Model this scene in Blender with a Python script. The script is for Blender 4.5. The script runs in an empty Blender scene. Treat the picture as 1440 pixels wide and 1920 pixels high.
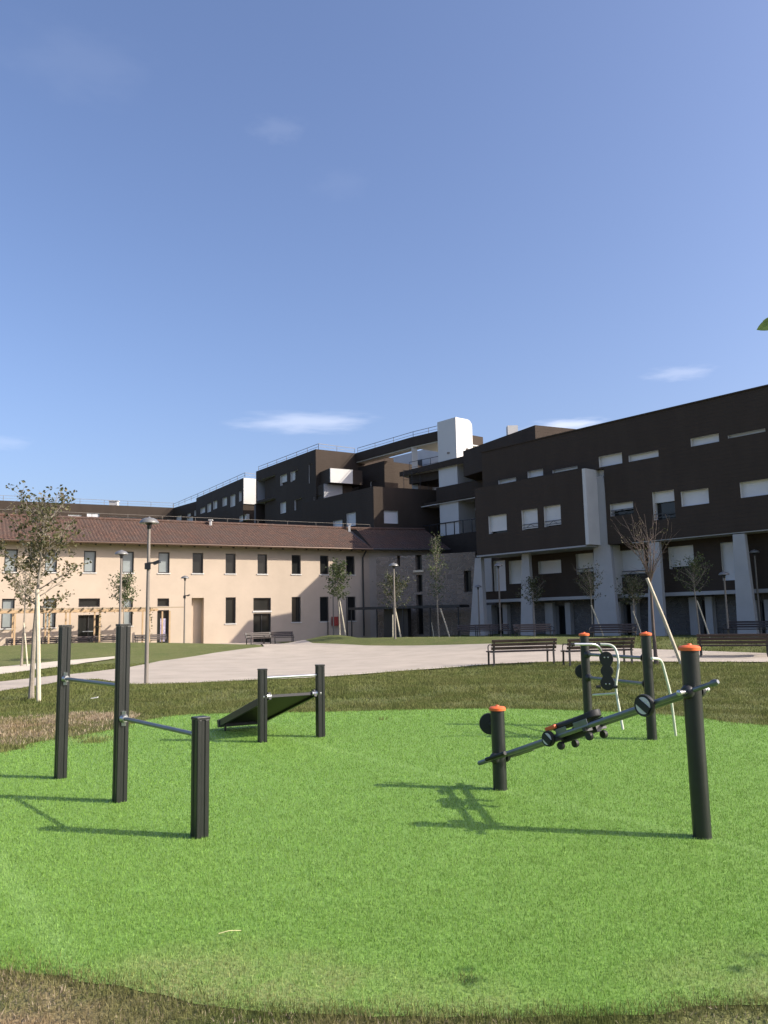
import bpy, math, random
import numpy as np
from mathutils import Vector, Matrix, noise
from mathutils.geometry import delaunay_2d_cdt
random.seed(7); RNG = np.random.default_rng(7)
S = bpy.context.scene
COL = S.collection
V = Vector
# ------------------------------------------------------------------ camera
F = 1493.0; W0, H0 = 1440, 1920
EYE = V((0, 0, 1.55))
TILT = math.atan((1157-960)/F); ROLL = -0.020
CAMROT = (Matrix.Rotation(math.pi/2+TILT, 3, 'X') @ Matrix.Rotation(ROLL, 3, 'Z'))
cam_d = bpy.data.cameras.new('camera'); cam = bpy.data.objects.new('camera', cam_d); COL.objects.link(cam)
cam.location = EYE; cam.rotation_euler = CAMROT.to_euler()
cam_d.sensor_fit = 'VERTICAL'; cam_d.sensor_height = 36; cam_d.lens = 36*F/H0
cam_d.clip_end = 5000; cam_d.clip_start = 0.05
S.camera = cam

def ray(px, py):
    return (CAMROT @ V(((px-720)/F, -(py-960)/F, -1))).normalized()
def smooth(t):
    t = max(0, min(1, t)); return t*t*(3-2*t)
BERM = [(-3.0, 44.5), (.8, 40), (6.2, 33), (10.3, 28.3), (14.5, 24.5), (18, 21.5)]
def H(x, y):
    z = 0.30*smooth((y-15)/20)*smooth((x+4)/12)
    z += 0.62*math.exp(-((x+15)**2/130+(y-39)**2/22))
    z += 0.42*math.exp(-((x+2.9)**2/7+(y-46.8)**2/6))
    best = 1e9; p = BERM[0]
    for q in BERM[1:]:
        dx = q[0]-p[0]; dy = q[1]-p[1]; t = ((x-p[0])*dx+(y-p[1])*dy)/(dx*dx+dy*dy); t = 0 if t < 0 else 1 if t > 1 else t
        ex = x-p[0]-t*dx; ey = y-p[1]-t*dy; best = min(best, ex*ex+ey*ey); p = q
    z += 0.38*math.exp(-best/3.2)
    z += 0.10*math.exp(-((y-17.5)**2/5))*smooth((y-13.9)/2)
    return z
def Hp(x, y): return H(x, y)
def Pz(px, py, z):
    r = ray(px, py); t = (z-EYE.z)/r.z
    return EYE+r*t
def G(px, py):
    z = 0
    for i in range(12):
        p = Pz(px, py, z); z = 0.5*z+0.5*H(p.x, p.y)
    return V((p.x, p.y, H(p.x, p.y)))
def Pd(px, py, depth):              # point at a given distance along +Y
    r = ray(px, py); return EYE+r*(depth/r.y)

# ------------------------------------------------------------------ materials
def nt(m):
    m.use_nodes = True; return m.node_tree.nodes, m.node_tree.links
def mat(name, col, rough=.6, metal=0, var=0, vscale=3, bump=0, bscale=40, spec=.5, col2=None, stretch=None, coat=0):
    m = bpy.data.materials.new(name); n, l = nt(m); b = n['Principled BSDF']
    b.inputs['Base Color'].default_value = (*col, 1); b.inputs['Roughness'].default_value = rough
    b.inputs['Metallic'].default_value = metal; b.inputs['Specular IOR Level'].default_value = spec
    b.inputs['Coat Weight'].default_value = coat
    if var or bump:
        tc = n.new('ShaderNodeTexCoord'); mp = n.new('ShaderNodeMapping'); l.new(tc.outputs['Object'], mp.inputs[0])
        if stretch: mp.inputs['Scale'].default_value = stretch
    if var:
        t = n.new('ShaderNodeTexNoise'); t.inputs['Scale'].default_value = vscale; t.inputs['Detail'].default_value = 8
        t.inputs['Roughness'].default_value = .65
        l.new(mp.outputs[0], t.inputs['Vector'])
        r = n.new('ShaderNodeMapRange'); r.inputs[1].default_value = .3; r.inputs[2].default_value = .7
        l.new(t.outputs[0], r.inputs[0])
        mx = n.new('ShaderNodeMix'); mx.data_type = 'RGBA'
        c2 = col2 or tuple(min(1, c*(1-var)) for c in col)
        c1 = col if col2 else tuple(min(1, c*(1+var*.6)) for c in col)
        mx.inputs[6].default_value = (*c1, 1); mx.inputs[7].default_value = (*c2, 1)
        l.new(r.outputs[0], mx.inputs[0]); l.new(mx.outputs[2], b.inputs['Base Color'])
    if bump:
        t2 = n.new('ShaderNodeTexNoise'); t2.inputs['Scale'].default_value = bscale; t2.inputs['Detail'].default_value = 6
        l.new(mp.outputs[0], t2.inputs['Vector'])
        bp = n.new('ShaderNodeBump'); bp.inputs['Strength'].default_value = bump; bp.inputs['Distance'].default_value = .02
        l.new(t2.outputs[0], bp.inputs['Height']); l.new(bp.outputs[0], b.inputs['Normal'])
    return m
def new(n, t, **kw):
    x = n.new(t)
    for k, v in kw.items(): setattr(x, k, v)
    return x
def mixc(n, l, fac, a, b):
    mx = n.new('ShaderNodeMix'); mx.data_type = 'RGBA'
    for sock, v in ((0, fac), (6, a), (7, b)):
        if isinstance(v, tuple): mx.inputs[sock].default_value = (*v, 1)
        elif isinstance(v, (int, float)): mx.inputs[sock].default_value = v
        else: l.new(v, mx.inputs[sock])
    return mx.outputs[2]
def noise_at(n, l, vec, scale, detail=5, lo=.35, hi=.65, rough=.6):
    t = n.new('ShaderNodeTexNoise'); t.inputs['Scale'].default_value = scale; t.inputs['Detail'].default_value = detail
    t.inputs['Roughness'].default_value = rough
    l.new(vec, t.inputs['Vector']); r = n.new('ShaderNodeMapRange'); r.inputs[1].default_value = lo; r.inputs[2].default_value = hi
    l.new(t.outputs[0], r.inputs[0]); return r.outputs[0]

DRY = [(-5.9, 12.0, 1.9), (-1.6, 2.95, 1.1), (-4.9, 13.4, .8), (-.1, 2.75, .75), (-2.9, 3.4, 1.3), (1.1, 2.6, .6)]
def ground_mat(name, blade):
    """lawn colour from world position, shared by the sheet and its blades"""
    m = bpy.data.materials.new(name); n, l = nt(m); b = n['Principled BSDF']
    g = n.new('ShaderNodeNewGeometry').outputs['Position']
    a = noise_at(n, l, g, .35, 6, .35, .65); c = noise_at(n, l, g, 2.2, 6, .38, .66); f = noise_at(n, l, g, 14, 4, .3, .7)
    green = mixc(n, l, a, (.132, .164, .040), (.195, .214, .062))
    green = mixc(n, l, f, green, (.092, .116, .030))
    dryc = mixc(n, l, f, (.40, .30, .17), (.20, .145, .078))
    # dry patches: general mottling plus a few worn places
    msk = n.new('ShaderNodeMath'); msk.operation = 'MULTIPLY'; msk.inputs[1].default_value = .20; l.new(c, msk.inputs[0]); cur = msk.outputs[0]
    for (x, y, r) in DRY:
        s = n.new('ShaderNodeVectorMath'); s.operation = 'DISTANCE'; l.new(g, s.inputs[0]); s.inputs[1].default_value = (x, y, 0)
        k = n.new('ShaderNodeMapRange'); k.inputs[1].default_value = r; k.inputs[2].default_value = r*.35; l.new(s.outputs['Value'], k.inputs[0])
        kk = n.new('ShaderNodeMath'); kk.operation = 'MULTIPLY'; l.new(k.outputs[0], kk.inputs[0])
        ad0 = n.new('ShaderNodeMath'); ad0.operation = 'ADD'; ad0.use_clamp = True; l.new(c, ad0.inputs[0]); ad0.inputs[1].default_value = .25
        l.new(ad0.outputs[0], kk.inputs[1])
        ad = n.new('ShaderNodeMath'); ad.operation = 'MAXIMUM'; l.new(kk.outputs[0], ad.inputs[0]); l.new(cur, ad.inputs[1]); cur = ad.outputs[0]
    colr = mixc(n, l, cur, green, dryc)
    if blade:
        at = n.new('ShaderNodeAttribute'); at.attribute_name = 'tint'
        hs = n.new('ShaderNodeHueSaturation'); mr = n.new('ShaderNodeMapRange'); mr.inputs[3].default_value = .6; mr.inputs[4].default_value = 1.6
        l.new(at.outputs['Fac'], mr.inputs[0]); l.new(mr.outputs[0], hs.inputs['Value']); l.new(colr, hs.inputs['Color']); colr = hs.outputs[0]
        tr = n.new('ShaderNodeBsdfTranslucent'); l.new(colr, tr.inputs[0]); ms = n.new('ShaderNodeMixShader'); ms.inputs[0].default_value = .3
        l.new(b.outputs[0], ms.inputs[1]); l.new(tr.outputs[0], ms.inputs[2]); l.new(ms.outputs[0], n['Material Output'].inputs[0])
    else:
        bp = n.new('ShaderNodeBump'); bp.inputs['Strength'].default_value = 1; bp.inputs['Distance'].default_value = .06
        t2 = n.new('ShaderNodeTexNoise'); t2.inputs['Scale'].default_value = 30; t2.inputs['Detail'].default_value = 8; l.new(g, t2.inputs['Vector'])
        l.new(t2.outputs[0], bp.inputs['Height']); l.new(bp.outputs[0], b.inputs['Normal'])
    l.new(colr, b.inputs['Base Color']); b.inputs['Roughness'].default_value = .75; b.inputs['Specular IOR Level'].default_value = .25
    return m
def turf_mat(name, blade):
    m = bpy.data.materials.new(name); n, l = nt(m); b = n['Principled BSDF']
    g = n.new('ShaderNodeNewGeometry').outputs['Position']
    a = noise_at(n, l, g, .5, 5, .35, .65); f = noise_at(n, l, g, 45, 3, .3, .7); q = noise_at(n, l, g, 5, 6, .35, .7)
    base = mixc(n, l, a, (.200, .352, .066), (.228, .390, .078))
    base = mixc(n, l, q, base, (.182, .310, .056))
    # sun-bleached, straw-littered turf near the lower edge
    for (px_, py_, r_) in ((400, 1862, .7), (620, 1885, .6), (1430, 1860, .6), (290, 1845, .45), (900, 1905, .4), (170, 1386, .6)):
        c_ = Pz(px_, py_, 0); s_ = n.new('ShaderNodeVectorMath'); s_.operation = 'DISTANCE'; l.new(g, s_.inputs[0]); s_.inputs[1].default_value = c_
        k_ = n.new('ShaderNodeMapRange'); k_.inputs[1].default_value = r_; k_.inputs[2].default_value = 0; k_.inputs[4].default_value = .6; l.new(s_.outputs['Value'], k_.inputs[0])
        m_ = n.new('ShaderNodeMath'); m_.operation = 'MULTIPLY'; l.new(k_.outputs[0], m_.inputs[0]); q2 = n.new('ShaderNodeMath'); q2.operation = 'MULTIPLY_ADD'; q2.use_clamp = True; l.new(q, q2.inputs[0]); q2.inputs[1].default_value = .9; q2.inputs[2].default_value = .35; l.new(q2.outputs[0], m_.inputs[1]); base = mixc(n, l, m_.outputs[0], base, (.38, .35, .17))
    # laying direction changes at the seams between rolls
    sx = n.new('ShaderNodeVectorMath'); sx.operation = 'DOT_PRODUCT'; l.new(g, sx.inputs[0]); sx.inputs[1].default_value = (.82, .57, 0)
    so = n.new('ShaderNodeMath'); so.operation = 'ADD'; l.new(sx.outputs['Value'], so.inputs[0]); so.inputs[1].default_value = .99
    fl = n.new('ShaderNodeMath'); fl.operation = 'PINGPONG'; l.new(so.outputs[0], fl.inputs[0]); fl.inputs[1].default_value = 2.0
    gt = n.new('ShaderNodeMapRange'); l.new(fl.outputs[0], gt.inputs[0]); gt.inputs[1].default_value = 1.88; gt.inputs[2].default_value = 2.0
    gt.inputs[4].default_value = .4
    base = mixc(n, l, gt.outputs[0], base, (.32, .49, .15))
    if blade:
        at = n.new('ShaderNodeAttribute'); at.attribute_name = 'tint'
        hs = n.new('ShaderNodeHueSaturation'); mr = n.new('ShaderNodeMapRange'); mr.inputs[3].default_value = .52; mr.inputs[4].default_value = 1.55
        l.new(at.outputs['Fac'], mr.inputs[0]); l.new(mr.outputs[0], hs.inputs['Value']); l.new(base, hs.inputs['Color']); base = hs.outputs[0]
        tr = n.new('ShaderNodeBsdfTranslucent'); l.new(base, tr.inputs[0]); ms = n.new('ShaderNodeMixShader'); ms.inputs[0].default_value = .3
        l.new(b.outputs[0], ms.inputs[1]); l.new(tr.outputs[0], ms.inputs[2]); l.new(ms.outputs[0], n['Material Output'].inputs[0])
    else:
        base = mixc(n, l, f, base, (.150, .262, .045))
    l.new(base, b.inputs['Base Color']); b.inputs['Roughness'].default_value = .55; b.inputs['Specular IOR Level'].default_value = .35
    return m
def leaf_mat(name, c1, c2):
    m = bpy.data.materials.new(name); n, l = nt(m); b = n['Principled BSDF']
    at = n.new('ShaderNodeAttribute'); at.attribute_name = 'tint'
    c = mixc(n, l, at.outputs['Fac'], c1, c2); l.new(c, b.inputs['Base Color']); b.inputs['Roughness'].default_value = .5
    tr = n.new('ShaderNodeBsdfTranslucent'); l.new(c, tr.inputs[0]); ms = n.new('ShaderNodeMixShader'); ms.inputs[0].default_value = .35
    l.new(b.outputs[0], ms.inputs[1]); l.new(tr.outputs[0], ms.inputs[2]); l.new(ms.outputs[0], n['Material Output'].inputs[0])
    return m
def stone_mat(name, c1, c2, mortar, scale):
    m = bpy.data.materials.new(name); n, l = nt(m); b = n['Principled BSDF']
    tc = n.new('ShaderNodeTexCoord'); mp = n.new('ShaderNodeMapping'); mp.inputs['Scale'].default_value = (1, 1, 1.7); l.new(tc.outputs['Object'], mp.inputs[0])
    nz = n.new('ShaderNodeTexNoise'); nz.inputs['Scale'].default_value = 2.5; l.new(mp.outputs[0], nz.inputs['Vector'])
    ad = n.new('ShaderNodeMix'); ad.data_type = 'VECTOR'; ad.inputs[0].default_value = .12; l.new(mp.outputs[0], ad.inputs[4]); l.new(nz.outputs['Color'], ad.inputs[5])
    vo = n.new('ShaderNodeTexVoronoi'); vo.inputs['Scale'].default_value = scale; l.new(ad.outputs[1], vo.inputs['Vector'])
    vd = n.new('ShaderNodeTexVoronoi'); vd.feature = 'DISTANCE_TO_EDGE'; vd.inputs['Scale'].default_value = scale; l.new(ad.outputs[1], vd.inputs['Vector'])
    sp = n.new('ShaderNodeSeparateColor'); l.new(vo.outputs['Color'], sp.inputs[0])
    c = mixc(n, l, sp.outputs[0], c1, c2)
    big = noise_at(n, l, tc.outputs['Object'], .7, 5, .35, .65); c = mixc(n, l, big, c, tuple(x*1.35 for x in c2))
    e = n.new('ShaderNodeMapRange'); e.inputs[1].default_value = .02; e.inputs[2].default_value = .07; l.new(vd.outputs['Distance'], e.inputs[0])
    c = mixc(n, l, e.outputs[0], mortar, c); l.new(c, b.inputs['Base Color']); b.inputs['Roughness'].default_value = .9
    bp = n.new('ShaderNodeBump'); bp.inputs['Strength'].default_value = .8; bp.inputs['Distance'].default_value = .05
    l.new(e.outputs[0], bp.inputs['Height']); l.new(bp.outputs[0], b.inputs['Normal'])
    return m
def clad_mat(name, col):
    """ribbed metal cladding: fine horizontal joints in bump, faint streaks"""
    m = mat(name, col, .6, 0, .12, .9, 0, stretch=(1, 1, .25)); n, l = nt(m); b = n['Principled BSDF']
    tc = n.new('ShaderNodeTexCoord'); sp = n.new('ShaderNodeSeparateXYZ'); l.new(tc.outputs['Object'], sp.inputs[0])
    mu = n.new('ShaderNodeMath'); mu.operation = 'PINGPONG'; l.new(sp.outputs[2], mu.inputs[0]); mu.inputs[1].default_value = .1
    mr = n.new('ShaderNodeMapRange'); l.new(mu.outputs[0], mr.inputs[0]); mr.inputs[1].default_value = 0; mr.inputs[2].default_value = .012
    bp = n.new('ShaderNodeBump'); bp.inputs['Strength'].default_value = .5; bp.inputs['Distance'].default_value = .02
    l.new(mr.outputs[0], bp.inputs['Height']); l.new(bp.outputs[0], b.inputs['Normal']); b.inputs['Specular IOR Level'].default_value = .05
    return m
def tile_mat(name):
    m = bpy.data.materials.new(name); n, l = nt(m); b = n['Principled BSDF']
    g = n.new('ShaderNodeTexCoord').outputs['Object']
    vo = n.new('ShaderNodeTexVoronoi'); vo.inputs['Scale'].default_value = 3.4; l.new(g, vo.inputs['Vector'])
    sp = n.new('ShaderNodeSeparateColor'); l.new(vo.outputs['Color'], sp.inputs[0])
    c = mixc(n, l, sp.outputs[0], (.098, .047, .029), (.064, .036, .024))
    a = noise_at(n, l, g, 9, 4, .55, .75); c = mixc(n, l, a, c, (.24, .15, .10))
    a2 = noise_at(n, l, g, .8, 5, .45, .75); c = mixc(n, l, a2, c, (.075, .050, .038))
    l.new(c, b.inputs['Base Color']); b.inputs['Roughness'].default_value = .8
    return m
M = dict(
 lawn=ground_mat('lawn_ground', False), lawnb=ground_mat('lawn_blades', True), turf=turf_mat('turf_base', False), turfb=turf_mat('turf_blades', True),
 path=mat('resin_path', (.43, .37, .295), .9, 0, .16, .9, .5, 60),
 kerb=mat('pale_kerb', (.60, .53, .41), .85, 0, .12, 2, .3, 40),
 clad=clad_mat('dark_brown_cladding', (.062, .048, .038)),
 cream=mat('cream_render', (.52, .422, .325), .9, 0, .09, .5, .15, 60),
 white=mat('white_render', (.62, .605, .57), .85, 0, .08, .8, .1, 40), grey=mat('grey_render', (.36, .36, .36), .85, 0, .12, .7, .1, 40),
 pilar=mat('pale_blue_grey_render', (.42, .415, .405), .85, 0, .12, .6, .1, 40),
 shutter=mat('roller_shutter', (.66, .66, .66), .6, 0, .05, 1), dark=mat('dark_steel', (.022, .023, .025), .45, 0, .2, 4),
 frame=mat('dark_window_frame', (.035, .032, .03), .4), black=mat('black_powder_coat', (.013, .015, .014), .36, 0, .25, 6, .08, 90),
 round=mat('charcoal_powder_coat', (.018, .021, .020), .34, 0, .25, 5, .06, 90), rubber=mat('black_rubber', (.012, .012, .012), .6, 0, .2, 9),
 steel=mat('brushed_steel', (.52, .53, .53), .32, .9, .1, 20), tube=mat('grey_steel_tube', (.17, .185, .19), .33, .55, .15, 10),
 pale=mat('pale_painted_tube', (.60, .62, .52), .4, 0, .08, 6), orange=mat('orange_plastic', (.78, .15, .04), .45, 0, .1, 12),
 lamp=mat('grey_galvanised', (.21, .185, .155), .55, .1, .12, 4), dome=mat('grey_lamp_dome', (.22, .215, .20), .38, .3),
 wood=mat('dark_bench_timber', (.042, .027, .021), .55, 0, .35, 4, .2, 30, stretch=(.4, 8, 8)), pine=mat('pergola_timber', (.47, .32, .18), .7, 0, .2, 3, .1, 40),
 stake=mat('peeled_stake', (.55, .49, .36), .8, 0, .22, 4, .3, 25), bark=mat('pale_bark', (.27, .235, .185), .9, 0, .35, 6, .4, 30),
 bark2=mat('brown_bark', (.14, .105, .085), .9, 0, .3, 6, .3, 30),
 tile=tile_mat('clay_tile'), stone=stone_mat('rubble_stone', (.31, .245, .195), (.17, .14, .115), (.34, .285, .23), 2.6),
 stone2=stone_mat('dark_rubble_stone', (.17, .155, .14), (.095, .09, .085), (.20, .19, .175), 3.2),
 red=mat('red_paint', (.35, .045, .035), .5), brick=mat('orange_brick', (.33, .15, .09), .85, 0, .2, 5),
 leafA=leaf_mat('olive_leaf', (.062, .080, .026), (.20, .155, .07)), leafB=leaf_mat('green_leaf', (.045, .075, .020), (.14, .165, .06)),
 leafC=leaf_mat('dark_leaf', (.035, .055, .018), (.10, .10, .04)), straw=mat('straw', (.62, .58, .30), .8), purple=mat('poster_print', (.16, .11, .26), .5, 0, .9, 9, col2=(.62, .58, .66)),
)
def glass_mat():
    m = bpy.data.materials.new('window_glass'); n, l = nt(m); b = n['Principled BSDF']
    b.inputs['Base Color'].default_value = (.020, .021, .020, 1); b.inputs['Roughness'].default_value = .06; b.inputs['Specular IOR Level'].default_value = .45
    b.inputs['IOR'].default_value = 1.45
    return m
M['glass'] = glass_mat()
M['clip'] = leaf_mat('dry_clipping', (.22, .155, .09), (.60, .50, .34))
M['glass2'] = mat('sky_reflection_glass', (.27, .30, .295), .12, 0, .15, .9)  # pale base colour paints the sky's reflection into the left-hand panes

# ------------------------------------------------------------------ mesh builder
class MB:
    def __init__(s): s.v = []; s.f = []; s.t = []
    def quad(s, a, b, c, d):
        i = len(s.v); s.v += [V(a), V(b), V(c), V(d)]; s.f.append((i, i+1, i+2, i+3)); return s
    def poly(s, pts):
        i = len(s.v); s.v += [V(p) for p in pts]; s.f.append(tuple(range(i, i+len(pts)))); return s
    def hexa(s, p):                 # p: 4 bottom, 4 top
        i = len(s.v); s.v += [V(q) for q in p]
        s.f += [tuple(i+k for k in q) for q in ((3, 2, 1, 0), (4, 5, 6, 7), (0, 1, 5, 4), (1, 2, 6, 5), (2, 3, 7, 6), (3, 0, 4, 7))]; return s
    def box(s, c, size, X=(1, 0, 0), Y=(0, 1, 0), Z=(0, 0, 1)):
        c = V(c); X = V(X)*size[0]/2; Y = V(Y)*size[1]/2; Z = V(Z)*size[2]/2
        return s.hexa([c-X-Y-Z, c+X-Y-Z, c+X+Y-Z, c-X+Y-Z, c-X-Y+Z, c+X-Y+Z, c+X+Y+Z, c-X+Y+Z])
    def beam(s, p, q, w, h, up=(0, 0, 1)):
        p = V(p); q = V(q); d = (q-p); L = d.length; d.normalize(); sd = d.cross(V(up))
        if sd.length < 1e-4: sd = V((1, 0, 0))
        sd.normalize(); u = sd.cross(d).normalized()
        return s.box((p+q)/2, (L, w, h), d, sd, u)
    def prism(s, pts, z0, z1):
        n = len(pts); i = len(s.v)
        s.v += [V((p[0], p[1], z0)) for p in pts]+[V((p[0], p[1], z1)) for p in pts]
        s.f.append(tuple(i+k for k in reversed(range(n)))); s.f.append(tuple(i+n+k for k in range(n)))
        for k in range(n): s.f.append((i+k, i+(k+1) % n, i+n+(k+1) % n, i+n+k))
        return s
    def tube(s, pts, r, seg=10, cap=True):
        pts = [V(p) for p in pts]; n = len(pts); rr = r if isinstance(r, (list, tuple)) else [r]*n
        i0 = len(s.v); prev = None
        for k, p in enumerate(pts):
            d = (pts[min(k+1, n-1)]-pts[max(k-1, 0)]).normalized()
            if prev is None:
                a = V((0, 0, 1)) if abs(d.z) < .9 else V((1, 0, 0)); x = d.cross(a).normalized()
            else: x = (prev-d*prev.dot(d)).normalized()
            prev = x; y = d.cross(x)
            for j in range(seg):
                t = 2*math.pi*j/seg; s.v.append(p+(x*math.cos(t)+y*math.sin(t))*rr[k])
        for k in range(n-1):
            for j in range(seg):
                a = i0+k*seg+j; b = i0+k*seg+(j+1) % seg; s.f.append((a, b, b+seg, a+seg))
        if cap:
            s.f.append(tuple(i0+j for j in reversed(range(seg)))); s.f.append(tuple(i0+(n-1)*seg+j for j in range(seg)))
        return s
    def lathe(s, prof, c=(0, 0, 0), axis=(0, 0, 1), seg=20):
        c = V(c); ax = V(axis).normalized(); a = V((1, 0, 0)) if abs(ax.x) < .9 else V((0, 1, 0)); x = ax.cross(a).normalized(); y = ax.cross(x)
        i0 = len(s.v)
        for (r, h) in prof:
            for j in range(seg):
                t = 2*math.pi*j/seg; s.v.append(c+ax*h+(x*math.cos(t)+y*math.sin(t))*max(r, 1e-4))
        for k in range(len(prof)-1):
            for j in range(seg):
                a_ = i0+k*seg+j; b = i0+k*seg+(j+1) % seg; s.f.append((a_, b, b+seg, a_+seg))
        s.f.append(tuple(i0+j for j in reversed(range(seg)))); s.f.append(tuple(i0+(len(prof)-1)*seg+j for j in range(seg)))
        return s
    def build(s, name, m, parent=None, smooth_=False, world=True, bevel=0, label=None):
        me = bpy.data.meshes.new(name); off = V((0, 0, 0))
        if parent is not None and world: off = WLOC.get(parent.name, V((0, 0, 0)))
        elif parent is None and s.v:
            xs = [p.x for p in s.v]; ys = [p.y for p in s.v]; off = V(((min(xs)+max(xs))/2, (min(ys)+max(ys))/2, min(p.z for p in s.v)))
        me.from_pydata([tuple(p-off) for p in s.v], [], s.f); me.update()
        mats = m if isinstance(m, (list, tuple)) else [m]
        for q in mats: me.materials.append(q)
        if s.t and len(s.t) == len(s.v):
            at = me.attributes.new('tint', 'FLOAT', 'POINT'); at.data.foreach_set('value', s.t)
        if smooth_: me.shade_smooth() if hasattr(me, 'shade_smooth') else None
        o = bpy.data.objects.new(name, me); COL.objects.link(o)
        if parent is not None: o.parent = parent; WLOC[o.name] = off
        else: o.location = off; WLOC[o.name] = off
        if smooth_:
            me.set_sharp_from_angle(angle=math.radians(40))
        if bevel:
            b = o.modifiers.new('bevel', 'BEVEL'); b.width = bevel; b.segments = 2; b.limit_method = 'ANGLE'
        if label: o['label'] = label
        return o
WLOC = {}
def tag(o, label=None, cat=None, group=None, kind=None):
    if label: o['label'] = label
    if cat: o['category'] = cat
    if group: o['group'] = group
    if kind: o['kind'] = kind
    return o
def thing(name, label, cat, loc, rz=0, group=None):
    o = bpy.data.objects.new(name, None); COL.objects.link(o); o.location = loc; o.rotation_euler = (0, 0, rz); o.empty_display_size = .2
    WLOC[o.name] = V(loc); return tag(o, label, cat, group)
def children(o): return [c for c in bpy.data.objects if c.parent == o]
def dup(root, loc, rz, label, group=None, scale=None):
    r = root.copy(); COL.objects.link(r); r.location = loc; r.rotation_euler = (0, 0, rz); r['label'] = label
    if group: r['group'] = group
    if scale: r.scale = scale
    for ch in children(root):
        c = ch.copy(); COL.objects.link(c); c.parent = r
        for g in children(ch):
            d = g.copy(); COL.objects.link(d); d.parent = c
    return r
def arc(pts, n=6, r=.08):
    """round the corners of a polyline"""
    pts = [V(p) for p in pts]; out = [pts[0]]
    for i in range(1, len(pts)-1):
        a, b, c = pts[i-1], pts[i], pts[i+1]; rr = min(r, (b-a).length*.45, (c-b).length*.45)
        p = b+(a-b).normalized()*rr; q = b+(c-b).normalized()*rr
        for k in range(n+1):
            t = k/n; out.append((1-t)**2*p+2*t*(1-t)*b+t*t*q)
    out.append(pts[-1]); return out

# ------------------------------------------------------------------ sheets on the terrain
def inpoly(pts, x, y):
    """numpy even-odd test"""
    x = np.asarray(x); y = np.asarray(y); c = np.zeros(x.shape, bool); n = len(pts)
    for i in range(n):
        x1, y1 = pts[i]; x2, y2 = pts[(i+1) % n]
        if y1 == y2: continue
        cond = ((y1 > y) != (y2 > y)) & (x < (x2-x1)*(y-y1)/(y2-y1)+x1); c ^= cond
    return c
def densify(pts, step):
    out = []
    for i in range(len(pts)):
        a = V(pts[i]); b = V(pts[(i+1) % len(pts)]); n = max(1, int((b-a).length/step))
        for k in range(n): out.append(tuple(a.lerp(b, k/n)))
    return out
def smooth_poly(pts, n=5):
    """closed catmull-rom"""
    out = []; N = len(pts)
    for i in range(N):
        p0, p1, p2, p3 = [V(pts[(i+k-1) % N]) for k in range(4)]
        for k in range(n):
            t = k/n; out.append(tuple(.5*((2*p1)+(p2-p0)*t+(2*p0-5*p1+4*p2-p3)*t*t+(3*p1-p0-3*p2+p3)*t**3)))
    return out
def sheet(name, pts, step, lift, m, kind='structure', skirt=0):
    bd = densify(pts, step); nb = len(bd)
    xs = [p[0] for p in pts]; ys = [p[1] for p in pts]
    gx, gy = np.meshgrid(np.arange(min(xs)+step/2, max(xs), step), np.arange(min(ys)+step/2, max(ys), step)); gx = gx.ravel(); gy = gy.ravel()
    ok = inpoly(pts, gx, gy); vs = [V((p[0], p[1])) for p in bd]+[V((float(a), float(b))) for a, b in zip(gx[ok], gy[ok])]
    r = delaunay_2d_cdt(vs, [(i, (i+1) % nb) for i in range(nb)], [], 1, 1e-5)
    mb = MB(); mb.v = [V((p.x, p.y, H(p.x, p.y)+lift)) for p in r[0]]
    mb.f = [tuple(f) for f in r[2]]
    o = mb.build(name, m); o.data.update(); 
    if o.data.polygons and o.data.polygons[0].normal.z < 0: o.data.flip_normals()
    o.data.shade_smooth(); o['kind'] = kind
    return o
# the lawn / ground, one sheet out to the horizon
def axis_vals(lo, hi, fine_lo, fine_hi, step):
    a = list(np.arange(fine_lo, fine_hi+1e-6, step)); x = fine_lo; s = step
    while x > lo: s *= 1.35; x -= s; a.insert(0, x)
    x = fine_hi; s = step
    while x < hi: s *= 1.35; x += s; a.append(x)
    return [float(q) for q in a]
XS = axis_vals(-2500, 2500, -32, 30, .6); YS = axis_vals(-60, 3000, -2, 64, .6)
mb = MB(); mb.v = [V((x, y, H(x, y)-(.0005 if y < 16 else .022))) for y in YS for x in XS]
nx = len(XS); mb.f = [(j*nx+i, j*nx+i+1, (j+1)*nx+i+1, (j+1)*nx+i) for j in range(len(YS)-1) for i in range(nx-1)]
g = mb.build('lawn', M['lawn'], smooth_=False); g.data.shade_smooth(); g['kind'] = 'structure'

pad_px = [(0, 1412), (60, 1394), (180, 1375), (270, 1352), (340, 1341), (480, 1337), (620, 1335), (820, 1330), (1000, 1330), (1200, 1338), (1300, 1345), (1440, 1361)]
pad = [tuple(Pz(x, y, 0).xy) for x, y in pad_px]
pad += [(7.6, 9.5), (8.2, 6.5), (6.0, 4.2), (3.2, 3.02)]
pad += [tuple(Pz(x, y, 0).xy) for x, y in [(1440, 1888), (1200, 1903), (900, 1909), (700, 1903), (450, 1893), (300, 1866), (150, 1840), (0, 1818)]]
pad += [(-4.2, 4.4), (-6.0, 6.3), (-6.6, 8.0)]
pad = smooth_poly(pad, 6)
pad = [(x+.025*noise.noise(V((x*2.1, y*2.1, 1)))+.018*noise.noise(V((x*9, y*9, 4))), y+.03*noise.noise(V((x*2.3, y*2.3, 7)))+.02*noise.noise(V((x*8, y*8, 5)))) for x, y in densify(pad, .09)]
sheet('artificial_turf', pad, .35, .004, M['turf'])

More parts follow.
